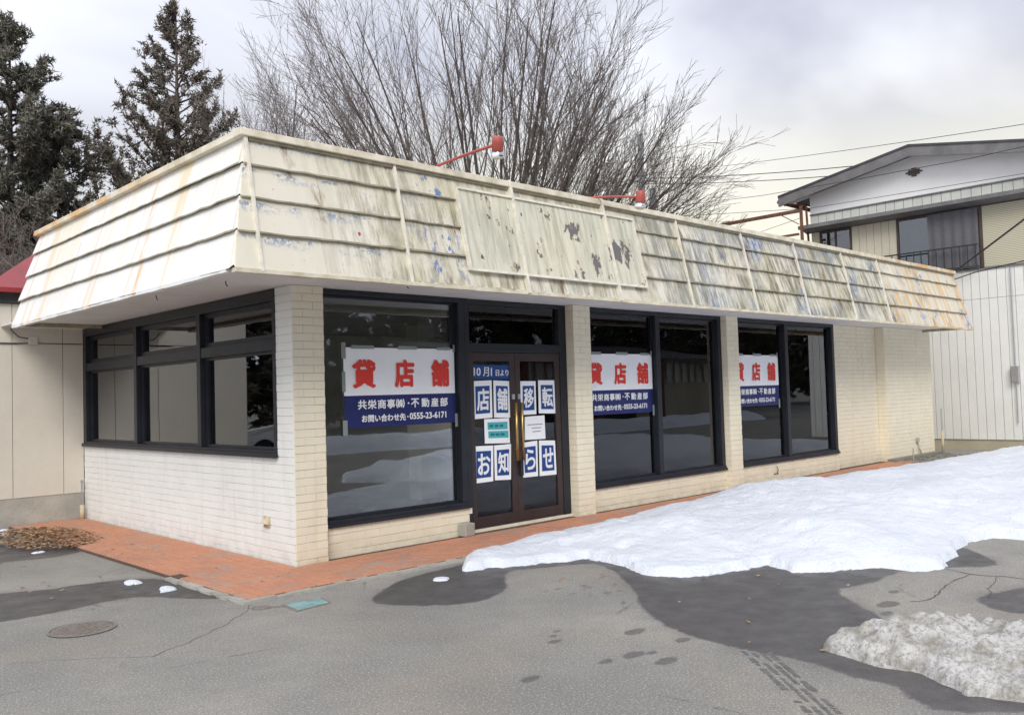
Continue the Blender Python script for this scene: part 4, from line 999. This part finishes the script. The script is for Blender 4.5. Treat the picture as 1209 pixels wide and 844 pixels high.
for i in range(9):
    x = -1.4+i*.45; m = MB(); t0 = 0; m.hexa([(x, 5.495, 3.165), (x+.03, 5.495, 3.165), (x+.03, 8.4, 3.165+.5*2.9), (x, 8.4, 3.165+.5*2.9), (x, 5.495, 3.195), (x+.03, 5.495, 3.195), (x+.03, 8.4, 3.195+.5*2.9), (x, 8.4, 3.195+.5*2.9)])
    if i > 3: m.build('roof_seam', M['red_roof'], an)
m = MB(); m.box(-.70, -.585, 5.64, 5.671, 2.42, 2.53); m.build('junction_box', M['annex'], an, bevel=.006)
m = MB(); m.tube([(-1.1, 5.66, 2.43), (-.85, 5.66, 2.43), (-.70, 5.66, 2.44)], .006, 6); m.tube([(-.70, 5.655, 2.50), (-.82, 5.65, 2.52), (-.92, 5.64, 2.62)], .006, 6); m.tube([(-.585, 5.66, 2.44), (-.3, 5.662, 2.435), (-.02, 5.662, 2.435)], .005, 6); m.build('cable', M['cable'], an)
r = thing('standpipe', (-.07, 5.56, 0), 'thin metal pipe in a beige sleeve in the corner beside the annex wall', 'pipe')
m = MB(); m.tube([(-.07, 5.56, .02), (-.07, 5.56, .22)], .03, 12); m.build('sleeve', M['pvc'], r, True)
m = MB(); m.tube([(-.07, 5.56, .22), (-.07, 5.56, .52)], .012, 8); m.box(-.085, -.055, 5.545, 5.575, .52, .56); m.build('pipe', M['steel'], r)
r = thing('corner_pipe', (15.42, -.12, 0), 'slim grey standpipe at the far right corner of the shop', 'pipe')
m = MB(); m.tube([(15.42, -.12, .03), (15.42, -.12, .50)], .028, 10); m.build('sleeve', M['pvc'], r, True)
m = MB(); m.tube([(15.42, -.12, .50), (15.42, -.12, .98)], .014, 8); m.build('pipe', M['steel'], r)
m = MB(); m.tube([(12.95, -.48, .02), (12.95, -.48, .30)], .012, 8); o = m.build('marker_stake', M['steel']); tag(o, 'short thin stake in front of the end brick wall', 'stake')

# ------------------------------------------------------------------ house at right
hs = thing('neighbour_house', (20, .5, 0), 'two-storey white-sided house with grey gable roof behind the shop', 'house')
HX = 17.0; HY0, HY1 = -3.3, 3.44
m = MB(); m.box(HX+.03, 23, HY0, HY1, 0, .24); m.build('plinth', M['house_base'], hs)
m = MB(); m.box(HX+.05, 23, HY0, HY1, .241, 5.9); m.build('wall', M['annex_line'], hs)
y = HY1; i = 0
while y > HY0+.05:
    y2 = max(y-.179, HY0)
    for z0, z1 in ((.235, 3.368), (3.376, 4.045)):
        m = MB(); m.hexa([(HX, y2+.006, z0), (HX+.0495, y2, z0), (HX+.0495, y, z0), (HX, y-.006, z0), (HX, y2+.006, z1), (HX+.0495, y2, z1), (HX+.0495, y, z1), (HX, y-.006, z1)]); m.build('siding_board', M['siding'], hs)
    y = y2
# upper floor
y = HY1
segs = [(3.44, 3.22), (2.38, 1.28)]
for a, b in segs:
    n = max(1, round((a-b)/.18))
    for i in range(n):
        ya, yb = a-(a-b)*i/n, a-(a-b)*(i+1)/n; m = MB(); m.box(HX+.004, HX+.0495, yb+.004, ya-.004, 4.05, 5.45); m.build('siding_board', M['siding_beige'], hs)
def hwin(y1, y0, z0, z1, split, inner, name='window'):
    m = MB(); w_ = .045
    m.box(HX-.02, HX+.0495, y0, y0+w_, z0, z1); m.box(HX-.02, HX+.0495, y1-w_, y1, z0, z1); m.box(HX-.02, HX+.0495, y0+w_, y1-w_, z0, z0+w_); m.box(HX-.02, HX+.0495, y0+w_, y1-w_, z1-w_, z1)
    for s_ in split: m.box(HX-.012, HX+.0495, s_-.02, s_+.02, z0+w_, z1-w_)
    fo = m.build(name, M['wood_brown'], hs)
    cuts = [y0+w_]+[c for s_ in sorted(split) for c in (s_-.02, s_+.02)]+[y1-w_]
    for i in range(0, len(cuts), 2):
        m = MB(); m.box(HX+.012, HX+.016, cuts[i], cuts[i+1], z0+w_, z1-w_); m.build('pane', M['glass_far'], fo)
        if inner: m = MB(); m.box(HX+.03, HX+.045, cuts[i], cuts[i+1], z0+w_, z1-w_); m.build('curtain', M['curtain'], fo)
hwin(3.21, 2.385, 4.45, 5.44, [2.80], False)
hwin(1.275, .50, 4.06, 5.44, [], True)
m = MB(); m.box(HX+.0, HX+.0495, 2.38, 3.21, 4.05, 4.449); m.build('siding_board', M['siding_beige'], hs)
m = MB(); n = 24
vs_ = []
for i in range(n+1):
    yy = .535-(1.09)*i/n; d = .012*math.sin(i*1.3); vs_ += [(HX-.07+d, yy, 4.08), (HX-.07+d, yy, 5.42)]
m.add(vs_, [(2*i, 2*i+1, 2*i+3, 2*i+2) for i in range(n)]); m.build('shade_net', M['mesh_screen'], hs)
m = MB(); m.box(HX-.03, HX+.049, -.62, -.555, 4.05, 5.45); m.build('post', M['wood_brown'], hs)
m = MB(); m.box(HX-.01, HX+.049, -1.9, -.625, 4.07, 5.44); m.build('reed_blind', M['reed'], hs)
m = MB(); m.box(HX+.0, HX+.049, HY0, -1.9, 4.05, 5.45); m.build('siding_board', M['siding_beige'], hs)
m = MB(); m.box(HX-.03, HX+.0495, HY0, HY1, 4.02, 4.062); m.build('sill_band', M['roof_grey'], hs)
# railing
m = MB(); m.box(HX-.22, HX-.19, -.58, 1.52, 4.56, 4.59); m.box(HX-.22, HX-.19, -.58, 1.52, 4.08, 4.105); rl = m.build('railing', M['cable'], hs)
for i in range(13):
    yy = 1.5-i*.168; m = MB(); m.box(HX-.214, HX-.198, yy-.009, yy+.009, 4.105, 4.56); m.build('baluster', M['cable'], rl)
# intermediate eave
m = MB(); m.hexa([(HX-.35, HY0, 5.56), (HX+.049, HY0, 5.45), (HX+.049, HY1+.15, 5.45), (HX-.35, HY1+.15, 5.56), (HX-.35, HY0, 5.60), (HX+.049, HY0, 5.66), (HX+.049, HY1+.15, 5.66), (HX-.35, HY1+.15, 5.60)]); m.box(HX-.40, HX-.351, HY0, HY1+.15, 5.52, 5.61); m.build('lower_eave', M['roof_grey'], hs)
y = HY1
while y > HY0+.05:
    y2 = y-.215; m = MB(); m.box(HX-.02, HX+.049, y2+.006, y-.006, 5.665, 5.89); m.build('band_panel', M['band'], hs); y = y2
m = MB(); m.box(HX-.05, HX+.05, HY0, HY1, 5.893, 5.925); m.build('flashing', M['roof_grey'], hs)
m = MB(); rz = lambda yy: 7.0-abs(yy-.73)*.178
m.prism([(HY1, 5.926), (HY0, 5.926), (HY0, rz(HY0)-.1), (.73, rz(.73)-.1), (HY1, rz(HY1)-.1)], 'x', HX+.0, HX+.2); m.build('gable_wall', M['plaster'], hs)
RO = HX-.42
def slab(x0, x1, ya, yb, t, name, mat, dz=0):
    m = MB(); m.prism([(ya, rz(ya)+dz), (yb, rz(yb)+dz), (yb, rz(yb)+dz+t), (ya, rz(ya)+dz+t)], 'x', x0, x1); return m.build(name, mat, hs)
for ya, yb in ((.73, 4.08), (-3.7, .73)):
    slab(RO+.03, 23.5, ya, yb, .05, 'roof', M['roof_dark'], .0)
    slab(RO-.03, RO+.029, ya, yb, .27, 'barge_board', M['roof_grey'], -.21)
    slab(RO-.05, RO-.031, ya, yb, .05, 'barge_trim', M['roof_dark'], .02)
    slab(RO+.03, HX+.2, ya, yb, .02, 'soffit', M['plaster'], -.08)
# gable vent: stacked diamond of slats
m = MB()
for k, wd in enumerate((.10, .22, .32, .22, .10)):
    z = 6.40+k*.042; m.box(HX-.025, HX+.0, .80-wd*.6, .80+wd*.6, z, z+.030)
m.build('gable_vent', M['wood_brown'], hs)
m = MB(); m.tube([(HX-.04, -1.15, 4.0), (HX-.04, -1.15, 1.84)], .014, 8); m.tube([(HX-.04, -1.15, 1.5), (HX-.04, -1.15, .6)], .012, 8); m.build('conduit', M['steel'], hs)
m = MB(); m.box(HX-.12, HX-.001, -1.23, -1.08, 1.48, 1.84); m.build('meter_box', M['steel'], hs, bevel=.01)
m = MB(); m.tube([(RO+.1, 4.13, 6.34), (23.5, 4.13, 6.34)], .06, 8); m.tube([(HX-.06, 3.62, 6.22), (HX-.06, 3.52, 6.15), (HX-.06, 3.49, 5.2), (HX-.06, 3.49, .3)], .03, 8); m.tube([(HX-.3, 4.0, 6.24), (HX-.06, 3.62, 6.22)], .03, 8); m.build('gutter_pipe', M['rust'], hs)
r = thing('steel_frame', (16.3, 4.6, 0), 'rusty steel beam frame sticking out beside the house eave', 'steel frame')
m = MB(); m.box(16.26, 16.34, 3.36, 5.95, 5.90, 5.98); m.build('beam', M['rust'], r)
m = MB(); m.box(16.26, 16.34, 3.42, 5.9, 5.33, 5.38); m.build('beam', M['rust'], r)
m = MB(); m.box(16.27, 16.33, 3.30, 3.36, 3, 6.05); m.build('post', M['rust'], r)
m = MB(); m.box(16.27, 16.33, 5.95, 6.01, 0, 5.90); m.build('post', M['rust'], r)
m = MB(); m.tube([(16.3, 3.4, 5.6), (16.3, 3.9, 5.92)], .012, 6); m.tube([(16.3, 3.36, 5.75), (16.3, 5.8, 5.36)], .006, 5); m.build('brace', M['rust'], r)

# ------------------------------------------------------------------ utility pole and wires
def rayp(px, py, dist):
    d = fw+rr*((px-604.5)/1040.54)-uu*((py-422)/1040.54); return CAM+d*dist
pp = rayp(757, 200, 34)
r = thing('utility_pole', (pp.x, pp.y, 0), 'grey utility pole standing behind the bare tree', 'utility pole')
m = MB(); m.tube([(pp.x, pp.y, 0), (pp.x, pp.y, 11.4)], [.17, .11], 12); m.build('pole', M['pole'], r, True)
cr = Vector((rr.x, rr.y, 0)).normalized(); pz = 8.6
for zz, l in ((9.6, .45),):
    m = MB(); a = Vector((pp.x, pp.y, zz)); m.tube([a-cr*l, a+cr*l], .04, 6); m.build('cross_arm', M['pole'], r)
m = MB(); m.tube([(pp.x+cr.x*.4, pp.y+cr.y*.4, 8.1), (pp.x+cr.x*.4, pp.y+cr.y*.4, 9.3)], .12, 12); m.build('transformer', M['pole'], r, True)
def wire(pts, rad, label, sag=.0):
    m = MB(); a = []
    for i in range(len(pts)-1):
        for k in range(8):
            t_ = k/8; q = pts[i].lerp(pts[i+1], t_); q = q-Vector((0, 0, sag*4*t_*(1-t_))); a.append(q)
    a.append(pts[-1]); m.tube(a, rad, 5); o = m.build('power_line', M['cable']); tag(o, label, 'wire', 'overhead wires')
wire([rayp(760, 206, 34), rayp(1330, 128, 15)], .007, 'faintest and highest overhead wire crossing the sky at right', .1)
wire([rayp(760, 211, 34), rayp(1060, 191, 24)], .013, 'upper of the two thick wires reaching the house roof', .1)
wire([rayp(760, 217, 34.2), rayp(1040, 203, 24.5)], .012, 'lower of the two thick wires reaching the house roof', .1)
wire([rayp(760, 248, 34.4), rayp(900, 231, 24), rayp(1000, 214, 19.4), rayp(1152, 186, 17), rayp(1330, 146, 14)], .007, 'thin wire passing across the gable just under the barge board', 0)
wire([rayp(700, 262, 34), rayp(957, 246, 20.8), rayp(1204, 206, 17.8), rayp(1330, 182, 15)], .006, 'thin wire passing low across the white gable wall', 0)
wire([Vector((16.9, .1, 3.95)), rayp(1204, 263, 16.6), rayp(1330, 165, 12)], .02, 'thick black service cable rising diagonally past the reed blind', 0)
wire([Vector((16.9, .02, 3.85)), rayp(1150, 322, 18.2), rayp(1209, 308, 17.2), rayp(1330, 275, 15)], .012, 'thin twisted cable below the reed blind', 0)

# ------------------------------------------------------------------ trees
def seg_mesh(segs):
    A = np.array([s[0] for s in segs]); B = np.array([s[1] for s in segs]); ra = np.array([s[2] for s in segs])[:, None]; rb_ = np.array([s[3] for s in segs])[:, None]
    d = B-A; d /= np.linalg.norm(d, axis=1, keepdims=True)+1e-9
    ref = np.where(np.abs(d[:, 2:3]) > .9, np.array([[1., 0, 0]]), np.array([[0, 0, 1.]])); s = np.cross(d, ref); s /= np.linalg.norm(s, axis=1, keepdims=True); t = np.cross(s, d)
    vs = []
    for k in range(3):
        a = 2*math.pi*k/3; o = s*math.cos(a)+t*math.sin(a); vs += [A+o*ra, B+o*rb_]
    V = np.stack(vs, 1).reshape(-1, 3); n = len(A); b = np.arange(n)[:, None]*6
    F = np.concatenate([b+np.array([[0, 2, 3, 1]]), b+np.array([[2, 4, 5, 3]]), b+np.array([[4, 0, 1, 5]])], 0)
    return V, F
def rvec(rn): return Vector((rn.gauss(0, 1), rn.gauss(0, 1), rn.gauss(0, 1))).normalized()
def bare_tree(root_name, base, limbs, label, cat, group, seed, lv=(9, 7, 5), rad0=.10, up=.06, trunk_h=2.0, trunk_r=.25, fine=.0058, spread=.42):
    rn = random.Random(seed); big = MB(); segs = []
    def grow(p, d, L, r, lvl):
        n = 7 if lvl == 0 else (5 if lvl == 1 else (4 if lvl == 2 else 3)); pts = [p]; rads = [r]; dirs = [d]
        for i in range(n):
            d = (d+rvec(rn)*(.055 if lvl == 0 else .12)+Vector((0, 0, up if lvl == 0 else .03))).normalized(); p = p+d*(L/n); pts.append(p); rads.append(max(fine*.7, r*(1-.82*(i+1)/n))); dirs.append(d)
        if lvl == 0: big.tube(pts, rads, 6, cap=False)
        else:
            for i in range(n): segs.append((pts[i], pts[i+1], rads[i], rads[i+1]))
        if lvl >= len(lv): return
        for k in range(lv[lvl]+rn.randint(-1, 1)):
            t_ = .18+.80*(k+rn.random())/lv[lvl]; t_ = min(t_, .97); x = t_*n; i = int(x); q = pts[i].lerp(pts[min(i+1, n)], x-i); dd = dirs[min(i+1, n)]
            side = dd.cross(rvec(rn)).normalized(); ang = rn.uniform(.20, .20+spread)
            nd = (dd*math.cos(ang)+side*math.sin(ang)).normalized()
            l2 = L*(.26+.30*(1-t_))*rn.uniform(.8, 1.15) if lvl == 0 else L*(.42+.16*(1-t_))*rn.uniform(.75, 1.1)
            grow(q, nd, l2, max(fine, rads[i]*.52), lvl+1)
    b = Vector(base); top = b+Vector((0, 0, trunk_h))
    big.tube([b, b+Vector((0, 0, trunk_h*.5)), top], [trunk_r*1.2, trunk_r, trunk_r*.95], 10)
    for (az, el, L, r) in limbs:
        a = R(az); e = R(el); grow(top-Vector((0, 0, rn.uniform(0, .5))), Vector((math.cos(e)*math.cos(a), math.cos(e)*math.sin(a), math.sin(e))), L, r, 0)
    r_ = thing(root_name, base, label, cat, group)
    big.build('trunk', M['bark'], r_, True)
    V, F = seg_mesh([(tuple(a), tuple(c), x, y) for a, c, x, y in segs]); tag(np_mesh('branches', V, F, M['twig'], r_), kind=None)
    return len(segs)
# screen-right azimuth of the camera is the world angle of rr
RA = math.degrees(math.atan2(rr.y, rr.x)); FA = math.degrees(math.atan2(fw.y, fw.x))
def limbset(rn, specs, depth=28):
    out_ = []
    for (lean, L, n, r) in specs:     # lean: degrees from vertical towards picture right (+) / left (-)
        for i in range(n):
            l = lean+rn.uniform(-8, 8); az = (RA if l >= 0 else RA+180)+rn.uniform(-depth, depth)*(1 if abs(l) > 15 else 2.2); out_.append((az, 90-abs(l), L*rn.uniform(.88, 1.1), r*rn.uniform(.75, 1.15)))
    return out_
GT = 'bare broadleaf trees behind the shop'
rn = random.Random(31)
def gp(px, dist): q = rayp(px, 440, dist); return (q.x, q.y, 0)
tot = 0
tot += bare_tree('bare_tree', gp(588, 24), limbset(rn, [(-38, 8.6, 3, .065), (-26, 9.8, 3, .08), (-13, 10, 3, .085), (-1, 10, 3, .085), (10, 9.6, 3, .085), (20, 8.4, 3, .08), (30, 7.2, 3, .075)], 24), 'tallest bare spreading tree, behind the blank sign board', 'tree', GT, 1, (9, 6, 5), trunk_h=3.0, trunk_r=.30, up=-.004)
tot += bare_tree('bare_tree', gp(622, 23), limbset(rn, [(27, 5.9, 3, .055), (38, 6.1, 3, .065), (48, 6.2, 4, .065), (57, 6.0, 4, .06), (65, 5.4, 3, .05), (72, 4.6, 2, .04)], 12), 'bare tree with limbs sweeping low to the right, behind the fascia', 'tree', GT, 2, (9, 6, 4), trunk_h=3.3, trunk_r=.22, up=.012, spread=.44)
tot += bare_tree('bare_tree', gp(568, 25), limbset(rn, [(-64, 5.0, 2, .04), (-55, 5.8, 3, .05), (-46, 6.8, 3, .06), (-37, 8.2, 3, .07), (-28, 9.2, 3, .075)], 12), 'bare tree with long limbs sweeping up left, left of the red lamp', 'tree', GT, 3, (9, 6, 4), trunk_h=3.2, trunk_r=.24, up=.004)
tot += bare_tree('bare_tree', gp(326, 31), limbset(rn, [(-14, 6.8, 3, .05), (-7, 8.6, 2, .065), (0, 10.2, 3, .07), (7, 8.8, 2, .065), (14, 7.0, 3, .05)]), 'slender upright bare tree beside the pointed cedar', 'tree', GT, 4, (9, 7, 4), trunk_h=2.6, trunk_r=.2, up=.02, fine=.006)
tot += bare_tree('bare_tree', gp(436, 30), limbset(rn, [(-50, 4.2, 3, .04), (-25, 4.4, 3, .04), (5, 4.4, 3, .04), (32, 4.2, 3, .04)]), 'low twiggy bare tree filling the gap above the fascia, right of the slender tree', 'tree', GT, 6, (8, 6, 4), trunk_h=1.8, trunk_r=.18, fine=.0065, up=.02)

def conifer_geo(rn, Ht, Rb, dens=1.0, zbase=1.0, upsweep=.35, bare=.0, top_pow=.85, nsp=9):
    trunk = MB(); trunk.tube([(0, 0, 0), (.03, .0, Ht*.4), (0, .02, Ht*.8), (0, 0, Ht)], [.22*Ht/13, .16*Ht/13, .06, .012], 8)
    segs = []; C0 = []; D0 = []
    nb = int(95*dens)
    for k in range(nb):
        h = zbase+(Ht-zbase)*((k+rn.random())/nb); f = (Ht-h)/(Ht-zbase); L = (Rb*f**top_pow)*rn.uniform(.55, 1.15)+.18; a = rn.uniform(0, 6.283)
        d = Vector((math.cos(a), math.sin(a), upsweep*rn.uniform(.2, 1.2)-.25*f)).normalized(); p = Vector((0, 0, h)); n = max(3, int(L/.28)); r = .012+.012*L
        for i in range(n):
            d = (d+rvec(rn)*.10+Vector((0, 0, .05+.06*i/n))).normalized(); q = p+d*(L/n); segs.append((tuple(p), tuple(q), r*(1-i/n)+.006, r*(1-(i+1)/n)+.005))
            if i >= n*.18:
                for s in range(3):
                    sd = (d*.7+d.cross(rvec(rn)).normalized()*rn.uniform(.5, 1.0)+Vector((0, 0, .25))).normalized(); l2 = rn.uniform(.22, .52)*(.6+.5*f); m_ = 4; pp_ = p.lerp(q, rn.random()); segs.append((tuple(pp_), tuple(pp_+sd*l2), .008, .004))
                    for j in range(m_): C0.append(tuple(pp_+sd*l2*(j+rn.random())/m_)); D0.append(tuple(sd))
            p = q
    C0 = np.array(C0); D0 = np.array(D0); n = len(C0); rs = np.random.RandomState(rn.randint(0, 9999))
    C1 = np.repeat(C0, nsp, 0)+rs.normal(0, .03, (n*nsp, 3)); D1 = np.repeat(D0, nsp, 0)*.6+rs.normal(0, .55, (n*nsp, 3)); D1 /= np.linalg.norm(D1, axis=1, keepdims=True)
    Ls = rs.uniform(.07, .19, (n*nsp, 1)); S = np.cross(D1, rs.normal(0, 1, (n*nsp, 3))); S /= np.linalg.norm(S, axis=1, keepdims=True); W_ = rs.uniform(.012, .030, (n*nsp, 1))
    V = np.stack([C1-S*W_, C1+S*W_, C1+D1*Ls], 1).reshape(-1, 3); F = np.arange(len(V)).reshape(-1, 3)
    return trunk, segs, V, F
def conifer(px, dist, Ht, Rb, label, seed, mat, group='conifers behind the shop', **kw):
    rn = random.Random(seed); trunk, segs, V, F = conifer_geo(rn, Ht, Rb, **kw); b = gp(px, dist)
    r_ = thing('conifer_tree', b, label, 'tree', group); off = np.array(b)
    trunk.v = [(x+b[0], y+b[1], z) for x, y, z in trunk.v]; trunk.build('trunk', M['bark'], r_, True)
    V2, F2 = seg_mesh(segs); np_mesh('branches', V2+off, F2, M['bark'], r_); np_mesh('crown', V+off, F, M[mat], r_)
conifer(214, 26, 13.3, 5.4, 'pointed open-topped cedar between the dense conifers and bare trees', 11, 'cedar_brown', dens=1.5, zbase=2.0, upsweep=.85, top_pow=1.0, nsp=7)
conifer(14, 23, 11.6, 3.0, 'tallest dense dark conifer at the left edge', 12, 'cedar', dens=2.0, zbase=1.5, upsweep=.5, top_pow=.6, nsp=12)
conifer(72, 24, 9.4, 4.6, 'shorter dark conifer beside the tallest one at the left edge', 13, 'cedar', dens=1.7, zbase=1.0, upsweep=.5, top_pow=.9, nsp=12)
conifer(118, 28, 7.6, 3.0, 'lowest dark conifer, between the left group and the pointed cedar', 15, 'cedar_brown', dens=1.3, zbase=1.0, upsweep=.5, nsp=10)
# twiggy thicket
rn = random.Random(77); segs = []
for i in range(420):
    b = rayp(rn.uniform(-60, 150), 440, rn.uniform(17, 20)); p = Vector((b.x, b.y, 0)); d = Vector((rn.gauss(0, .3), rn.gauss(0, .3), 1)).normalized(); L = rn.uniform(3.2, 5.4); n = 7; r_ = .016
    for k in range(n):
        d = (d+rvec(rn)*.2).normalized(); q = p+d*(L/n); segs.append((tuple(p), tuple(q), r_*(1-k/n)+.005, r_*(1-(k+1)/n)+.004))
        if k > 1:
            for s in range(4):
                e = (d+rvec(rn)*.9).normalized(); e2 = q+e*rn.uniform(.25, .7); segs.append((tuple(q), tuple(e2), .006, .004)); segs.append((tuple(q.lerp(e2, .5)), tuple(q.lerp(e2, .5)+rvec(rn)*.25), .005, .004))
        p = q
V, F = seg_mesh(segs); tag(np_mesh('thicket', V, F, M['twig']), kind='stuff')

# ------------------------------------------------------------------ across the road (mirrored in the shop glass)
rn = random.Random(55); VV, FF = [], []; nv = 0
geos = [conifer_geo(random.Random(200+i), 13, 3.4, dens=1.0, zbase=.6, nsp=3, top_pow=.6) for i in range(3)]
for i in range(48):
    x = -6+i*2.5+rn.uniform(-.8, .8); y = -30+rn.uniform(-3, 3)-(4 if i % 2 else 0)
    if i >= 34: x = -26+(i-34)*2.0; y = 30+rn.uniform(-2, 2)
    s = rn.uniform(.85, 1.25); a = rn.uniform(0, 6.28)
    _, _, V, F = geos[i % 3]; Q = V.copy(); Q[:, 0], Q[:, 1] = V[:, 0]*math.cos(a)-V[:, 1]*math.sin(a), V[:, 0]*math.sin(a)+V[:, 1]*math.cos(a)
    c = Q.reshape(-1, 3, 3).mean(1, keepdims=True); Q = ((Q.reshape(-1, 3, 3)-c)*2.6+c).reshape(-1, 3)
    VV.append(Q*s+np.array([x, y, 0])); FF.append(F+nv); nv += len(Q)
tag(np_mesh('conifer_wood', np.vstack(VV), np.vstack(FF), M['wood_far']), kind='stuff')
op = thing('roadside_shed', (27, -18, 0), 'low shed with corrugated front across the road, mirrored in the shop windows', 'building')
m = MB(); m.box(19, 35, -23, -18, 0, 3.0); m.build('wall', M['siding_beige'], op)
m = MB(); m.hexa([(18.5, -16.6, 2.9), (35.5, -16.6, 2.9), (35.5, -23.5, 3.9), (18.5, -23.5, 3.9), (18.5, -16.6, 3.0), (35.5, -16.6, 3.0), (35.5, -23.5, 4.0), (18.5, -23.5, 4.0)]); m.build('roof', M['roof_dark'], op)
for i in range(24): m = MB(); m.box(19.2+i*.65, 19.55+i*.65, -17.98, -17.9, 1.9, 2.8); m.build('corrugation', M['siding'], op)
for x in (20, 24.5, 29, 33.5): m = MB(); m.box(x, x+.35, -17.2, -16.9, 0, 2.95); m.build('post', M['rust'], op)
m = MB(); m.box(21, 24, -17.99, -17.93, 0, 1.8); m.box(25, 28.5, -17.99, -17.93, 0, 1.8); m.build('door', M['dark_wood'], op)
# distant bank of snow across the road
far = [(4, -14.4), (14, -13.4), (26, -13.8), (34, -14.5), (34, -15.6), (20, -15.4), (10, -15.8), (3, -15.6)]
o = snowfield('road_snow_bank', far, .16, .15, lambda X, Y, D: .3*np.clip(D/.6, 0, 1), M['snow'], 300, .1, .04, .3); tag(o, 'low ridge of ploughed snow across the road', 'snow bank')
CARX, CARY = -8.1, 12.8
# parked car mirrored in the left window
cr_ = thing('parked_car', (CARX, CARY, 0), 'white hatchback parked beyond the annex, mirrored in the left window', 'car')
prof = [(-2.0, .35), (-2.05, .62), (-1.95, .82), (-1.1, .98), (-.45, 1.42), (.9, 1.48), (1.75, 1.1), (2.0, .85), (2.02, .4), (1.6, .28), (-1.6, .28)]
m = MB(); n = len(prof); vs_ = []
for yy, sc_ in ((-.84, .9), (-.76, 1), (.76, 1), (.84, .9)):
    for a, b in prof: vs_.append((a*(1 if sc_ == 1 else .97), yy*(1-.16*max(0, b-.95)/.5), .28+(b-.28)*(1 if sc_ == 1 else .95)))
m.add(vs_, [tuple(range(n)), tuple(range(4*n-1, 3*n-1, -1))]+[(k*n+i, (k+1)*n+i, (k+1)*n+(i+1) % n, k*n+(i+1) % n) for k in range(3) for i in range(n)])
Rm = Matrix.Translation((CARX, CARY, 0)) @ Matrix.Rotation(R(224), 4, 'Z')
def carpart(mb, name, mat, sm=False): mb.v = [tuple(Rm @ Vector(v)) for v in mb.v]; return mb.build(name, mat, cr_, sm)
carpart(m, 'body', M['car_white'])
m = MB(); m.add([(-1.08, -.70, 1.0), (-1.08, .70, 1.0), (-.49, .62, 1.40), (-.49, -.62, 1.40)], [(0, 1, 2, 3)]); m.v = [(x-.03, y, z+.02) for x, y, z in m.v]; carpart(m, 'windscreen', M['car_dark'])
for s in (-1, 1):
    m = MB(); m.add([(-.8, .79*s, 1.02), (1.4, .79*s, 1.02), (.85, .70*s, 1.38), (-.42, .70*s, 1.38)], [(0, 1, 2, 3)]); m.v = [(x, y*1.03, z) for x, y, z in m.v]; carpart(m, 'side_window', M['car_dark'])
    m = MB(); m.box(-2.07, -1.8, .45*s, .76*s, .62, .78); carpart(m, 'headlight', M['chrome'])
    for x in (-1.3, 1.25):
        m = MB(); m.tube([(x, .70*s, .31), (x, .86*s, .31)], .31, 18); carpart(m, 'wheel', M['tyre'])
print('twig segs', tot, 'bricks', len(brk), 'pavers', len(plist))
